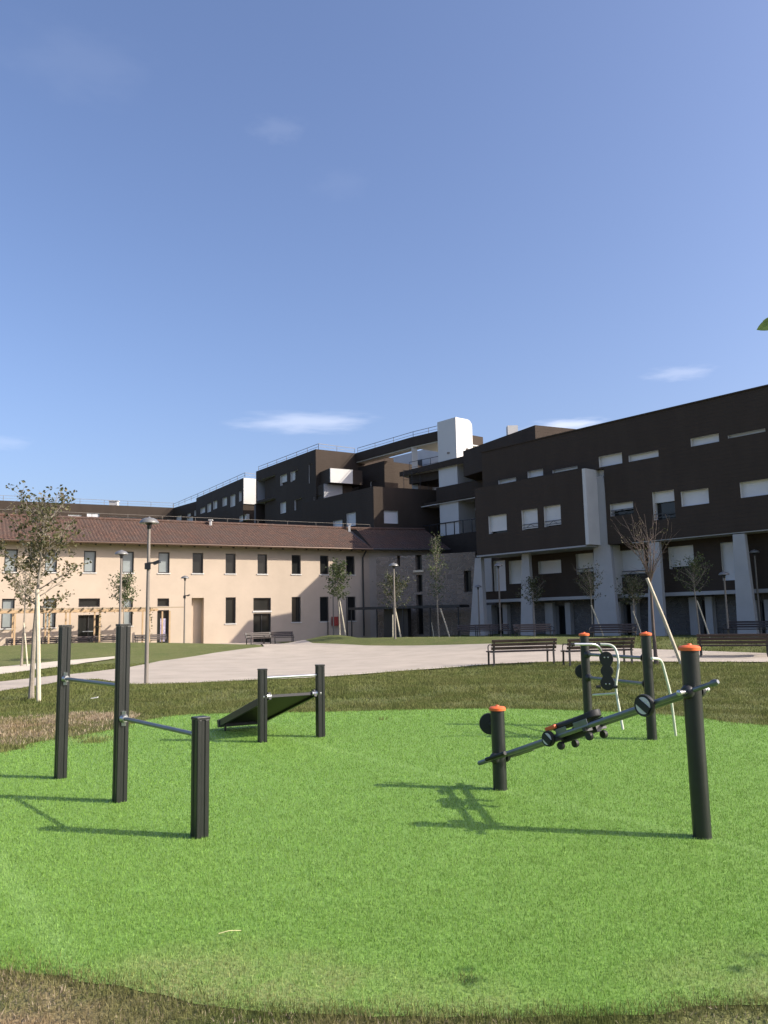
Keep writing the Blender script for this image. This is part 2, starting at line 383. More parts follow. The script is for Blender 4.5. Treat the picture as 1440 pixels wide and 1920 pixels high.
def path_poly(pxs): return [tuple(G(x, y).xy) for x, y in pxs]
plaza_px = [(-120, 1322), (0, 1297), (110, 1279), (180, 1274), (240, 1282), (270, 1284), (360, 1281), (480, 1275), (560, 1272), (640, 1267), (740, 1259), (840, 1252), (915, 1246),
            (1050, 1241), (1190, 1241), (1260, 1244), (1320, 1250), (1440, 1259), (1600, 1275), (1600, 1236), (1440, 1224), (1330, 1220), (1240, 1216), (1184, 1208), (1100, 1202), (1000, 1200), (900, 1199),
            (840, 1201), (740, 1208), (690, 1211), (600, 1209), (520, 1205), (430, 1203.5), (300, 1204), (290, 1206), (480, 1209), (495, 1213), (400, 1225), (300, 1240), (240, 1252), (160, 1262), (100, 1268), (0, 1279), (-120, 1296)]
plaza = path_poly(plaza_px[:15])+[(17, 20.2), (12.3, 23.6), (8.76, 27.0), (4.97, 32.0), (1.96, 35.1), (-1.3, 38.4), (-2.9, 40.6), (-5.2, 43.6), (-7.3, 47.3)]+path_poly(plaza_px[29:])
sheet('path', plaza, .6, .016, M['path'])
p2 = path_poly([(-120, 1282), (0, 1265), (60, 1257), (110, 1251), (160, 1243), (215, 1235), (215, 1231), (160, 1236), (110, 1240), (60, 1245), (0, 1251), (-120, 1262)])
sheet('path', p2, .5, .016, M['kerb'])
# pale edging strip along the near side of the plaza
near = [V(G(x, y)) for x, y in plaza_px[4:13]]
mb = MB()
for a, b in zip(near[:-1], near[1:]):
    n_ = max(1, int((b-a).length/.8))
    for k in range(n_):
        p = a.lerp(b, k/n_); q = a.lerp(b, (k+1)/n_); dd = (q-p).normalized(); sd = V((dd.y, -dd.x, 0))*.22
        P_ = lambda v: V((v.x, v.y, H(v.x, v.y)+.026))
        mb.quad(P_(p+sd), P_(q+sd), P_(q), P_(p))
o = mb.build('path_edging', M['kerb']); o['kind'] = 'structure'

# ------------------------------------------------------------------ grass blades (uncountable: one object each)
def blades(name, x, y, z, L, Wd, m, lean=.5, curl=True):
    n = len(x); a = RNG.uniform(0, 2*np.pi, n); ln = np.abs(RNG.normal(0, lean, n)); la = RNG.uniform(0, 2*np.pi, n)
    dx = np.cos(a)*Wd/2; dy = np.sin(a)*Wd/2; tx = np.cos(la)*np.sin(ln)*L; ty = np.sin(la)*np.sin(ln)*L; tz = np.cos(np.minimum(ln, 1.45))*L
    v = np.empty((n, 3, 3), np.float32)
    v[:, 0] = np.stack([x-dx, y-dy, z], 1); v[:, 1] = np.stack([x+dx, y+dy, z], 1); v[:, 2] = np.stack([x+tx, y+ty, z+tz], 1)
    me = bpy.data.meshes.new(name); me.vertices.add(n*3); me.vertices.foreach_set('co', v.ravel()); me.loops.add(n*3)
    me.loops.foreach_set('vertex_index', np.arange(n*3, dtype=np.int32)); me.polygons.add(n)
    me.polygons.foreach_set('loop_start', np.arange(0, n*3, 3, dtype=np.int32)); me.polygons.foreach_set('loop_total', np.full(n, 3, np.int32))
    me.update(calc_edges=True); t = np.repeat(RNG.beta(1.6, 2.2, n), 3).astype(np.float32)
    at = me.attributes.new('tint', 'FLOAT', 'POINT'); at.data.foreach_set('value', t); me.materials.append(m)
    o = bpy.data.objects.new(name, me); COL.objects.link(o); return o
def scatter(x0, x1, y0, y1, dens, poly=None, inside=True, poly2=None):
    """density falls with distance; dens(y) per m2"""
    X, Y = [], []; ys = np.arange(y0, y1, .25)
    for yy in ys:
        xa = max(x0, -(yy*.56+.9)); xb = min(x1, yy*.56+.9)
        if xb <= xa: continue
        n = int((xb-xa)*.25*dens(yy)); X.append(RNG.uniform(xa, xb, n)); Y.append(RNG.uniform(yy, yy+.25, n))
    X = np.concatenate(X); Y = np.concatenate(Y)
    if poly is not None:
        k = inpoly(poly, X, Y); k = k if inside else ~k; X = X[k]; Y = Y[k]
    if poly2 is not None:
        for q in poly2: k = ~inpoly(q, X, Y); X = X[k]; Y = Y[k]
    return X, Y
def Hn(X, Y): return np.array([H(float(a), float(b)) for a, b in zip(X, Y)])
X, Y = scatter(-9, 9, 2.6, 14.2, lambda y: min(21000, 21000*(3.8/max(y, 3.8))**1.9), pad, True)
X += RNG.normal(0, .012, len(X)); Y += RNG.normal(0, .012, len(Y))
o = blades('turf_fibres', X, Y, np.full(len(X), .003), .012*(1+.08*Y)*RNG.uniform(.6, 1.3, len(X)), .0028*(1+.18*(Y-3)), M['turfb'], .55)
tag(o, 'short bright green fibres of the artificial turf surface', 'artificial grass', kind='stuff')
# lawn blades, near strip and the bank beyond the turf
near_d = lambda y: 17000 if y < 4.5 else min(3400, 3400*(14/max(y, 14))**2.2)
X, Y = scatter(-22, 22, 1.9, 30, near_d, pad, False, [plaza, p2])
k = RNG.uniform(0, 1, len(X)) < .25+.75*np.array([smooth(.5+1.6*noise.noise(V((float(a)*1.1, float(b)*1.1, 0)))) for a, b in zip(X, Y)]); X = X[k]; Y = Y[k]
k = (Y < 4.5) | (Y > 8); 
zz = Hn(X, Y)-.006; L = np.where(Y < 4.5, .018, .028+.0006*Y)*RNG.uniform(.5, 1.5, len(X))
o = blades('lawn_grass', X, Y, zz, L+.014, np.where(Y < 4.5, .0040, .0045+.0006*Y), M['lawnb'], .75)
tag(o, 'rough olive and dry lawn grass around the turf area', 'grass', kind='stuff')
# dry clippings and straw flecks lying in the worn patches
fx, fy = [], []
for (x, y, r) in DRY:
    n_ = int(9000*r); a = RNG.uniform(0, 2*np.pi, n_); q = r*np.sqrt(RNG.uniform(0, 1, n_)); fx.append(x+q*np.cos(a)); fy.append(y+q*np.sin(a))
fx.append(RNG.uniform(-3.2, 3.2, 9000)); fy.append(RNG.uniform(2.2, 3.9, 9000)); fx = np.concatenate(fx); fy = np.concatenate(fy)
k = (~inpoly(pad, fx, fy)) & (np.abs(fx) < fy*.56+.9) & (RNG.uniform(0, 1, len(fx)) < .15+.85*np.array([smooth(.5+2.2*noise.noise(V((float(a)*2.3, float(b)*2.3, 9)))) for a, b in zip(fx, fy)])); fx = fx[k]; fy = fy[k]
o = blades('dry_clippings', fx, fy, Hn(fx, fy)+.004, np.where(fy < 5, .022, .05)*RNG.uniform(.5, 1.4, len(fx)), np.where(fy < 5, .004, .016), M['clip'], 1.25)
tag(o, 'pale dry grass clippings lying on the worn lawn', 'clippings', kind='stuff')
# ragged tufts creeping over the turf edge, one ground-cover mass
pts = []
for i in range(0, len(pad)):
    a = V(pad[i]); b = V(pad[(i+1) % len(pad)])
    if a.y > 15 or abs(a.x) > 9: continue
    n_ = int((b-a).length*(1700 if a.y < 4.5 else 160))
    for k in range(n_):
        p = a.lerp(b, random.random()); g1 = noise.noise(V((p.x*1.7, p.y*1.7, 3)))
        w = .045+.12*max(0, g1+.2) if a.y < 4.5 else .08+.2*max(0, g1)
        pts.append((p.x+random.gauss(0, w), p.y+random.gauss(0, w)))
for (px, py, n_, r) in [(175, 1392, 160, .09), (190, 1387, 90, .12), (150, 1385, 60, .06), (873, 1838, 70, .035), (640, 1905, 160, .12), (715, 1350, 40, .05)]:  # the tiny tuft out on the turf darkens a leaf-shadow spot
    c = Pz(px, py, 0)
    for k in range(n_): pts.append((c.x+random.gauss(0, r), c.y+random.gauss(0, r*.8)))
X = np.array([p[0] for p in pts]); Y = np.array([p[1] for p in pts])
o = blades('edge_grass', X, Y, np.zeros(len(X)), np.where(Y < 4.5, .034, .06)*RNG.uniform(.5, 1.3, len(X)), np.where(Y < 4.5, .004, .011), M['lawnb'], .6)
tag(o, 'ragged olive grass creeping over the turf edge', 'grass', kind='stuff')

# ------------------------------------------------------------------ facades
class Plane:
    def __init__(s, p, q):
        s.o = V((p[0], p[1])); d = V((q[0]-p[0], q[1]-p[1])); s.L = d.length; s.d = d.normalized(); s.n = V((s.d.y, -s.d.x))
    def shifted(s, off): return Plane(s.o+s.n*off, s.o+s.n*off+s.d*s.L)
    def uz(s, px, py):
        r = ray(px, py); e = EYE.xy-s.o; t = -(e.dot(s.n))/V((r.x, r.y)).dot(s.n); p = EYE+r*t
        return (V((p.x, p.y))-s.o).dot(s.d), p.z
    def pt(s, u, z, off=0):
        q = s.o+s.d*u+s.n*off; return V((q.x, q.y, z))
    def box(s, mb, u0, u1, z0, z1, o0, o1):
        return mb.hexa([s.pt(u0, z0, o1), s.pt(u1, z0, o1), s.pt(u1, z0, o0), s.pt(u0, z0, o0), s.pt(u0, z1, o1), s.pt(u1, z1, o1), s.pt(u1, z1, o0), s.pt(u0, z1, o0)])
    def rect(s, xl, xr, yt, yb):
        u0, z1 = s.uz(xl, yt); _, z0 = s.uz(xl, yb); u1, _ = s.uz(xr, (yt+yb)/2); u0, _ = s.uz(xl, (yt+yb)/2); return (u0, u1, z0, z1)
def block(mb, pl, u0, u1, z0, z1, depth, holes=(), off=0):
    hs = [(max(a, u0), min(b, u1), max(c, z0), min(d, z1)) for a, b, c, d in holes if b > u0 and a < u1 and d > z0 and c < z1]
    us = sorted({u0, u1, *[h[0] for h in hs], *[h[1] for h in hs]}); zs = sorted({z0, z1, *[h[2] for h in hs], *[h[3] for h in hs]})
    for a, b in zip(us[:-1], us[1:]):
        for c, d in zip(zs[:-1], zs[1:]):
            m_, n_ = (a+b)/2, (c+d)/2
            if any(h[0] < m_ < h[1] and h[2] < n_ < h[3] for h in hs): continue
            mb.quad(pl.pt(a, c, off), pl.pt(b, c, off), pl.pt(b, d, off), pl.pt(a, d, off))
    f = lambda u, z, o: pl.pt(u, z, o+off)
    mb.quad(f(u1, z0, 0), f(u1, z0, -depth), f(u1, z1, -depth), f(u1, z1, 0)); mb.quad(f(u0, z0, -depth), f(u0, z0, 0), f(u0, z1, 0), f(u0, z1, -depth))
    mb.quad(f(u0, z1, 0), f(u1, z1, 0), f(u1, z1, -depth), f(u0, z1, -depth)); mb.quad(f(u0, z0, 0), f(u0, z0, -depth), f(u1, z0, -depth), f(u1, z0, 0))
    mb.quad(f(u1, z0, -depth), f(u0, z0, -depth), f(u0, z1, -depth), f(u1, z1, -depth))
def window(pl, r, parent, reveal, depth=.28, kind='shutter', off=0, open_=0, name='window', frame=None, bars=0, sill=None, rail=False):
    u0, u1, z0, z1 = r; mb = MB(); f = lambda u, z, o: pl.pt(u, z, o+off)
    mb.quad(f(u0, z0, -depth), f(u0, z0, 0), f(u0, z1, 0), f(u0, z1, -depth)); mb.quad(f(u1, z0, 0), f(u1, z0, -depth), f(u1, z1, -depth), f(u1, z1, 0))
    mb.quad(f(u0, z0, -depth), f(u1, z0, -depth), f(u1, z0, 0), f(u0, z0, 0)); mb.quad(f(u0, z1, 0), f(u1, z1, 0), f(u1, z1, -depth), f(u0, z1, -depth))
    w = mb.build(name, reveal, parent)
    sz = z0+(z1-z0)*open_
    if kind == 'shutter':
        mb = MB(); z = sz
        while z < z1-.01:                        # slats
            zt = min(z+.11, z1); mb.quad(f(u0, z, -depth*.55), f(u1, z, -depth*.55), f(u1, zt, -depth*.55+.012), f(u0, zt, -depth*.55+.012)); z = zt
        mb.build('shutter', M['shutter'], w)
        if open_ > 0:
            MB().quad(f(u0, z0, -depth+.01), f(u1, z0, -depth+.01), f(u1, z1, -depth+.01), f(u0, z1, -depth+.01)).build('pane', M['glass'], w)
    elif kind == 'panel':
        MB().quad(f(u0, z0, -depth+.01), f(u1, z0, -depth+.01), f(u1, z1, -depth+.01), f(u0, z1, -depth+.01)).build('panel', M['grey'] if frame is None else frame, w)
    else:
        g_ = M['glass2'] if kind == 'sky_glass' else M['glass']
        MB().quad(f(u0, z0, -depth+.01), f(u1, z0, -depth+.01), f(u1, z1, -depth+.01), f(u0, z1, -depth+.01)).build('pane', g_, w)
        mb = MB(); t = .07; A = -depth+.015; B = -depth+.075
        pl.box(mb, u0, u0+t, z0, z1, A+off, B+off); pl.box(mb, u1-t, u1, z0, z1, A+off, B+off); pl.box(mb, u0+t, u1-t, z0, z0+t, A+off, B+off); pl.box(mb, u0+t, u1-t, z1-t, z1, A+off, B+off)
        for k in range(bars):
            um = u0+(u1-u0)*(k+1)/(bars+1); pl.box(mb, um-.035, um+.035, z0+t, z1-t, A+off, B+off)
        mb.build('frame', M['frame'], w)
    if sill is not None:
        mb = MB(); pl.box(mb, u0-.06, u1+.06, z0-.07, z0-.002, off-.02, off+.05); mb.build('sill', sill, w)
    if rail:
        mb = MB(); pl.box(mb, u0+.01, u1-.01, z0+.30, z0+.34, off-.08, off-.04); pl.box(mb, u0+.01, u1-.01, z0+.12, z0+.15, off-.08, off-.04)
        um = (u0+u1)/2; mb.beam(pl.pt(um-.3, z0+.14, off-.06), pl.pt(um, z0+.31, off-.06), .02, .02); mb.beam(pl.pt(um+.3, z0+.14, off-.06), pl.pt(um, z0+.31, off-.06), .02, .02)
        mb.build('guard_rail', M['dark'], w)
    return w
def roof_rail(pts, z, parent, m, h=.95, step=2.4, name='railing'):
    mb = MB(); pts = [V((p[0], p[1], z)) for p in pts]
    for a, b in zip(pts[:-1], pts[1:]):
        L = (b-a).length; n_ = max(1, round(L/step))
        for k in range(n_+1): p = a.lerp(b, k/n_); mb.beam(p, p+V((0, 0, h)), .04, .04)
        mb.beam(a+V((0, 0, h)), b+V((0, 0, h)), .04, .04); mb.beam(a+V((0, 0, h*.5)), b+V((0, 0, h*.5)), .025, .025)
    return mb.build(name, m, parent)

# ---- cream two-storey building with clay tile roof
pc = Pd(432, 1180, 55.0); dC = V((.880, .475)).normalized()
uL = -24.0
C0 = V((pc.x, pc.y)); CP = Plane(C0+dC*uL, C0+dC*14)
zE = CP.uz(432, 1024)[1]
uR = CP.uz(693, 1100)[0]
zut, zub = CP.uz(432, 1038)[1], CP.uz(432, 1075.5)[1]; zlt, zlb = CP.uz(432, 1120)[1], CP.uz(432, 1169)[1]
cb = thing('farmhouse_building', 'long cream rendered two-storey building with brown clay tile roof', 'building', tuple(CP.pt(20, 0)))
def cu(x, y=1100): return CP.uz(x, y)[0]
up = [(8, 33, 'sky_glass'), (84, 107, 'sky_glass'), (157, 180, 'sky_glass'), (229, 251, 'sky_glass'), (297, 318, 'sky_glass'), (361, 381, 'glass'), (423, 442, 'glass'), (483, 501, 'glass'), (547, 564, 'glass'), (600, 616, 'glass'), (649, 665, 'glass')]
lo = [(3, 27, 'sky_glass'), (81, 105, 'sky_glass'), (231, 249, 'sky_glass'), (423, 442, 'glass'), (547, 564, 'glass'), (600, 616, 'glass'), (652, 667, 'glass')]
wins = []
for a, b, k in up: wins.append((cu(a, 1055), cu(b, 1055), zub, zut, k, 0))
wins.append((cu(8, 1055)-2.9, cu(33, 1055)-2.9, zub, zut, 'sky_glass', 0))
for a, b, k in lo: wins.append((cu(a, 1145), cu(b, 1145), zlb, zlt, k, 0))
zt2 = CP.uz(167, 1140)[1]
d1 = (cu(147, 1140), cu(187, 1140), -.4, CP.uz(167, 1153)[1], 'glass', 1); t1 = (d1[0], d1[1], CP.uz(167, 1138)[1], CP.uz(167, 1122)[1], 'glass', 0)
d2 = (cu(295, 1140), cu(317, 1140), -.4, CP.uz(306, 1144)[1], 'glass', 0); t2 = (d2[0], d2[1], CP.uz(306, 1137)[1], CP.uz(306, 1122)[1], 'glass', 0)
d3 = (cu(475, 1160), cu(508, 1160), -.4, CP.uz(490, 1150)[1], 'glass', 1); t3 = (d3[0], d3[1], CP.uz(490, 1145)[1], CP.uz(490, 1121)[1], 'glass', 0)
al = (cu(359, 1160), cu(382, 1160), -.4, CP.uz(370, 1121)[1], 'panel', 0)
holes = [w[:4] for w in wins]+[q[:4] for q in (d1, d2, d3, t1, t2, t3, al)]
mb = MB(); block(mb, CP, 0, uR, -.6, zE+.12, 8.2, holes); mb.build('wall', M['cream'], cb)
for w in wins: window(CP, w[:4], cb, M['cream'], .20, w[4], bars=w[5], sill=M['white'])
for w in (t1, t2, t3): window(CP, w[:4], cb, M['cream'], .2, 'glass')
for w in (d1, d2, d3): window(CP, w[:4], cb, M['cream'], .22, 'glass', name='door', bars=w[5])
window(CP, al[:4], cb, M['cream'], .55, 'panel', name='alcove', frame=M['cream'])
mb = MB(); CP.box(mb, d2[0]+.25, d2[0]+.62, .25, 1.75, -.20, -.185); mb.build('poster', M['purple'], cb)
mb = MB(); CP.box(mb, d3[0]-.05, d3[1]+.05, t3[2]-.11, t3[2]-.01, -.05, .05); mb.build('lintel', M['white'], cb)
mb = MB(); CP.box(mb, d1[0]+.3, d1[1]-.35, 1.0, 1.05, -.11, -.07); mb.build('handle', M['steel'], cb)
# roof: pantile waves as real relief
over = .75; hd = 4.1; 
_, zr_ = CP.shifted(-hd).uz(432, 984); 
def roof_sheet(pl, u0, u1, ze, zr, w0=-over, depth=hd, cut0=0, cut1=0, du=.036):
    """u along the eaves; v up the slope; cut = how far the end moves at the ridge"""
    mb = MB(); nu = int((u1-u0)/du); rows = 22; nv = rows*2; L = depth+over
    us = np.linspace(0, 1, nu+1)
    for j in range(nv+1):
        r = j//2; t = (r+(0 if j % 2 == 0 else .96))/rows if j < nv else 1.0
        lift = 0.0 if j % 2 == 0 else -.035
        a = u0+cut0*t; b = u1+cut1*t
        for i in range(nu+1):
            u = u0+(u1-u0)*us[i]
            u = min(max(u, a), b)
            z = ze+(zr-ze)*t+lift+.035+.045*abs(math.sin(math.pi*u/.22))
            mb.v.append(pl.pt(u, z, over-L*t))
    for j in range(nv):
        for i in range(nu):
            q = j*(nu+1)+i; mb.f.append((q, q+1, q+nu+2, q+nu+1))
    return mb
zEv = zE-.02
w0 = CP.pt(uR, 0); w1_ = Pz(800, 1031, zE); WP = Plane((w0.x, w0.y), (w1_.x+1.2, w1_.y+.4))
turn = math.atan2(CP.d.x*WP.d.y-CP.d.y*WP.d.x, CP.d.dot(WP.d)); km = -math.tan(turn/2)
mb = roof_sheet(CP, -.5, uR-km*over, zEv, zr_, cut1=km*(over+hd), du=.044); mb.build('roof', M['tile'], cb)
mb = MB(); a = CP.pt(-.5, zEv-.06, over); b = CP.pt(uR+.1, zEv-.06, over); rg = CP.pt(-.5, zr_-.05, -hd); rh = CP.pt(uR+km*hd, zr_-.05, -hd)
mb.quad(a, b, rh, rg)      # underside
bk = CP.pt(-.5, zEv, -hd*2-over); bl = CP.pt(uR, zEv, -hd*2-over); mb.quad(rg+V((0, 0, .05)), rh+V((0, 0, .05)), bl, bk); mb.build('roof_boarding', M['frame'], cb)
mb = MB()
u = -.3
while u < uR:
    a = CP.pt(u, zEv-.13, over-.05); b = CP.pt(u, zEv-.13+(zr_-zEv)*.16, -.02); mb.beam(a, b, .1, .12); u += .9
mb.build('rafter_ends', M['frame'], cb)
mb = MB(); mb.tube([CP.pt(-.5, zEv-.03, over+.07), CP.pt(uR+.1, zEv-.03, over+.07)], .075, 8); mb.build('gutter', mat('copper_brown_gutter', (.12, .075, .05), .45, .3), cb)
mb = MB(); mb.tube([CP.pt(-.5+1.1*0, zr_+.06, -hd), CP.pt(uR+km*hd, zr_+.06, -hd)], .13, 8); mb.build('ridge_cap', M['tile'], cb)
mb = MB()
for k in range(16):
    p = CP.pt(1+k*2.4, zr_+.1, -hd); mb.beam(p, p+V((0, 0, .35)), .03, .03)
mb.beam(CP.pt(1, zr_+.45, -hd), CP.pt(37, zr_+.45, -hd), .02, .02); mb.build('ridge_wire', M['lamp'], cb)
for (px, py) in [(390, 1010), (395, 983), (655, 990)]:
    q = CP.shifted(-hd*.55 if py > 1000 else -hd+.4).uz(px, py); base_ = CP.pt(q[0], q[1]-.35, -hd*.55 if py > 1000 else -hd+.4)
    mb = MB(); mb.box(base_+V((0, 0, .25)), (.16, .16, .75)); mb.box(base_+V((0, 0, .66)), (.30, .26, .07)); mb.build('roof_vent', M['dark'] if py > 1000 else M['white'], cb)
mb = MB(); ud = cu(680, 1100); mb.tube([CP.pt(ud, zEv-.15, over-.1), CP.pt(ud, zEv-.6, .10), CP.pt(ud, .2, .10)], .06, 8); 
for px in (614, 650):
    uu = cu(px, 1160); mb.tube([CP.pt(uu, zlt+.0, .08), CP.pt(uu, .1, .08)], .035, 6)
mb.build('downpipe', M['frame'], cb)
mb = MB(); ux = cu(628, 1175); CP.box(mb, ux-.28, ux+.28, 1.0, 1.65, .02, .2); mb.build('hydrant_box', M['red'], cb, label='small red hydrant box on the shaded wall')

# ---- shaded wing beyond the corner: roof + wall
w0 = CP.pt(uR, 0); w1_ = Pz(800, 1031, zE)
WP = Plane((w0.x, w0.y), (w1_.x+1.2, w1_.y+.4))
wg = thing('farmhouse_wing', 'shaded grey end wing with dark tile roof beside the dark apartments', 'building', tuple(WP.pt(3, 0)))
ho = [WP.rect(737, 751, 1045, 1063)]
mb = MB(); block(mb, WP, 0, WP.L, -.6, zE+.12, 5, ho); mb.build('wall', mat('grey_cream_render', (.50, .43, .36), .9, 0, .15, .6, .2, 50), wg)
for r in ho: window(WP, r, wg, M['cream'], .2, 'glass')
mb = roof_sheet(WP, km*over, WP.L+.4, zEv, zr_, cut0=-km*(over+hd), cut1=-.3); mb.build('roof', M['tile'], wg)
mb = MB(); mb.tube([WP.pt(-km*hd, zr_+.06, -hd), WP.pt(WP.L+.1, zr_+.06, -hd)], .13, 8); mb.build('ridge_cap', M['tile'], wg)
mb = MB(); mb.tube([WP.pt(-.05, zEv-.03, over+.07), WP.pt(WP.L+.4, zEv-.03, over+.07)], .075, 8); mb.build('gutter', M['frame'], wg)

# ---- rubble stone wall with openings, low dark canopy in front
s0 = Pd(706, 1100, 58.0); s1 = Pd(893, 1100, 54.3)
SP = Plane((s0.x, s0.y), (s1.x, s1.y))
sw = thing('stone_wall', 'tall old rubble stone wall with narrow openings left of the apartments', 'wall', tuple(SP.pt(3, .3)))
so = [SP.rect(779, 791, 1041, 1070), SP.rect(781, 792, 1078, 1110), SP.rect(781, 793, 1115, 1190), SP.rect(744, 750, 1042, 1062), SP.rect(722, 736, 1150, 1190), SP.rect(870, 884, 1070, 1110)]
zs1 = SP.uz(800, 1040)[1]
mb = MB(); block(mb, SP, 0, SP.L, -.4, zs1, .6, so); mb.build('masonry', M['stone'], sw)
for r in so: window(SP, r, sw, M['stone'], .4, 'glass', name='opening')
mb = MB(); SP.box(mb, SP.uz(776, 1072)[0], SP.uz(795, 1072)[0], SP.uz(785, 1073)[1], SP.uz(785, 1069)[1], 0.01, .12); mb.build('sill', M['kerb'], sw)
cz = SP.uz(780, 1138)[1]
cp = thing('steel_canopy', 'low dark flat canopy on posts before the stone wall', 'canopy', tuple(SP.pt(3, .3, 2)))
mb = MB(); SP.box(mb, -1.0, SP.L-.3, cz-.12, cz+.05, .62, 2.3); mb.build('roof_slab', M['dark'], cp)
for k in range(5):
    mb = MB(); u = -.9+(SP.L+.4)*k/4; SP.box(mb, u, u+.07, -.3, cz-.12, 2.1, 2.17); mb.build('post', M['dark'], cp)
mb = MB(); SP.box(mb, 1.2, 3.1, -.3, 2.1, .7, 1.2); mb.build('side_panel', M['frame'], cp)

# ---- dark apartments, right wing (block A)
qa = Pd(1280, 1100, 41.0); dA = V((.64, -.77)).normalized(); A0 = V((qa.x, qa.y))
AP = Plane(A0-dA*26, A0+dA*16)
uAL = AP.uz(904, 880)[0]; uAR = AP.uz(1440, 800)[0]+7
zR = AP.uz(1280, 761)[1]
z1 = AP.uz(1006, 1034)[1]; z2 = AP.uz(1022, 1119)[1]
BO = .95; BY = AP.shifted(BO); RO = -1.0; RP = AP.shifted(RO)
ab = thing('apartment_building', 'dark brown clad apartment wing on white pillars at the right', 'building', tuple(AP.pt(20, 0)))
def z4(*a): return (860+a[0]/3.694, 860+a[1]/3.694, 700+a[2]/3.694, 700+a[3]/3.694)
def z5(*a): return (1120+a[0]/3.369, 1120+a[1]/3.369, 700+a[2]/3.369, 700+a[3]/3.369)
upw = [AP.rect(*z4(275, 398, 742, 772)), AP.rect(*z4(478, 585, 680, 726)), AP.rect(*z4(650, 825, 672, 692)), AP.rect(*z4(972, 1133, 578, 652)),
       AP.rect(*z5(198, 388, 520, 560)), AP.rect(*z5(590, 770, 413, 464)), AP.rect(*z5(825, 1065, 393, 412)),
       AP.rect(*z5(82, 228, 828, 905)), AP.rect(*z5(352, 490, 752, 930)), AP.rect(*z5(530, 705, 748, 843)), AP.rect(*z5(903, 1100, 690, 788))]
u_last = AP.uz(1440, 800)[0]
uBayR = BY.uz(1094, 930)[0]; zBT = BY.uz(1094, 875)[1]-.10; uBayL = BY.uz(891, 950)[0]
uPil = AP.uz(1133, 900)[0]          # left edge of the right-hand mass
mb = MB()
block(mb, AP, uAL, uAR, zBT, zR, 11, upw)                       # top storey, full length
block(mb, AP, uPil, uAR, z1, zBT, 11, upw)                      # right mass
mb.build('wall', M['clad'], ab)
byw = [BY.rect(*z4(208, 333, 990, 1113)), BY.rect(*z4(438, 548, 950, 1088)), BY.rect(*z4(592, 708, 924, 1066))]
mb = MB(); block(mb, BY, uBayL, uBayR, z1, zBT, 9, byw); bay = mb.build('bay', M['clad'], ab)
mb = MB(); BY.box(mb, uBayR, uBayR+.22, z1+.02, zBT-.01, -3.2, .02); mb.build('bay_side', M['white'], ab)
mb = MB(); BY.box(mb, uBayL, uBayR, z1-.09, z1-.005, -6, .05);
AP.box(mb, uPil+1.5, uAR, z1-.05, z1-.005, -6, -.02); mb.build('soffit', M['grey'], ab)
mb = MB(); AP.box(mb, uAL-.02, uAR, zR+.0, zR+.07, -11, .06); mb.build('roof_edge', M['clad'], ab)
for i, r in enumerate(upw):
    window(AP, r, ab, M['white'], .42, 'shutter', open_=[0, 0, 0, 0, 0, 0, 0, .45, .62, 0, 0][i], rail=(i in (7, 8)))
for i, r in enumerate(byw): window(BY, r, ab, M['white'], .38, 'shutter', open_=.06 if i else .12, rail=i > 0)
# recessed lower storey (between z2 and z1)
LO = -1.15; LP = AP.shifted(LO); lw = [LP.rect(*z4(552, 710, 1303, 1392)), LP.rect(*z4(350, 445, 1300, 1460)), LP.rect(*z4(815, 935, 1252, 1395)),
     LP.rect(*z5(140, 300, 1122, 1290)), LP.rect(*z5(452, 610, 1097, 1238)), LP.rect(*z5(785, 870, 1070, 1310)), LP.rect(*z4(245, 325, 1300, 1510))]
mb = MB(); block(mb, LP, LP.uz(900, 1080)[0], uAR, z2, z1, 9, lw); mb.build('lower_storey', M['clad'], ab)
for i, r in enumerate(lw): window(LP, r, ab, M['white'], .34, 'shutter', open_=[0, 0, .1, .12, .1, 0, 0][i], rail=i in (2, 3))
# stone base, doors
GP = AP.shifted(-2.3); zb = z2+.0
gd = [GP.rect(*z4(680, 762, 1608, 1800)), GP.rect(*z4(255, 330, 1620, 1800)), GP.rect(*z5(175, 235, 1460, 1660)), GP.rect(*z5(655, 705, 1430, 1660)), GP.rect(*z5(1035, 1078, 1450, 1660))]
gd = [(a, b, -.3, d) for a, b, c, d in gd]
mb = MB(); block(mb, GP, GP.uz(905, 1150)[0], uAR, -.4, z2-.005, 6, gd); mb.build('stone_base', M['stone2'], ab)
for r in gd: window(GP, r, ab, M['pilar'], .3, 'glass', name='door')
for r in gd:
    mb = MB(); GP.box(mb, r[0]-.45, r[0]-.02, -.3, r[3]+.15, .01, .35); GP.box(mb, r[1]+.02, r[1]+.4, -.3, r[3]+.15, .01, .35); mb.build('door_pier', M['pilar'], ab)
mb = MB(); LP.box(mb, LP.uz(905, 1150)[0], uAR, z2-.20, z2-.01, -1.2, .02); mb.build('base_beam', M['pilar'], ab)
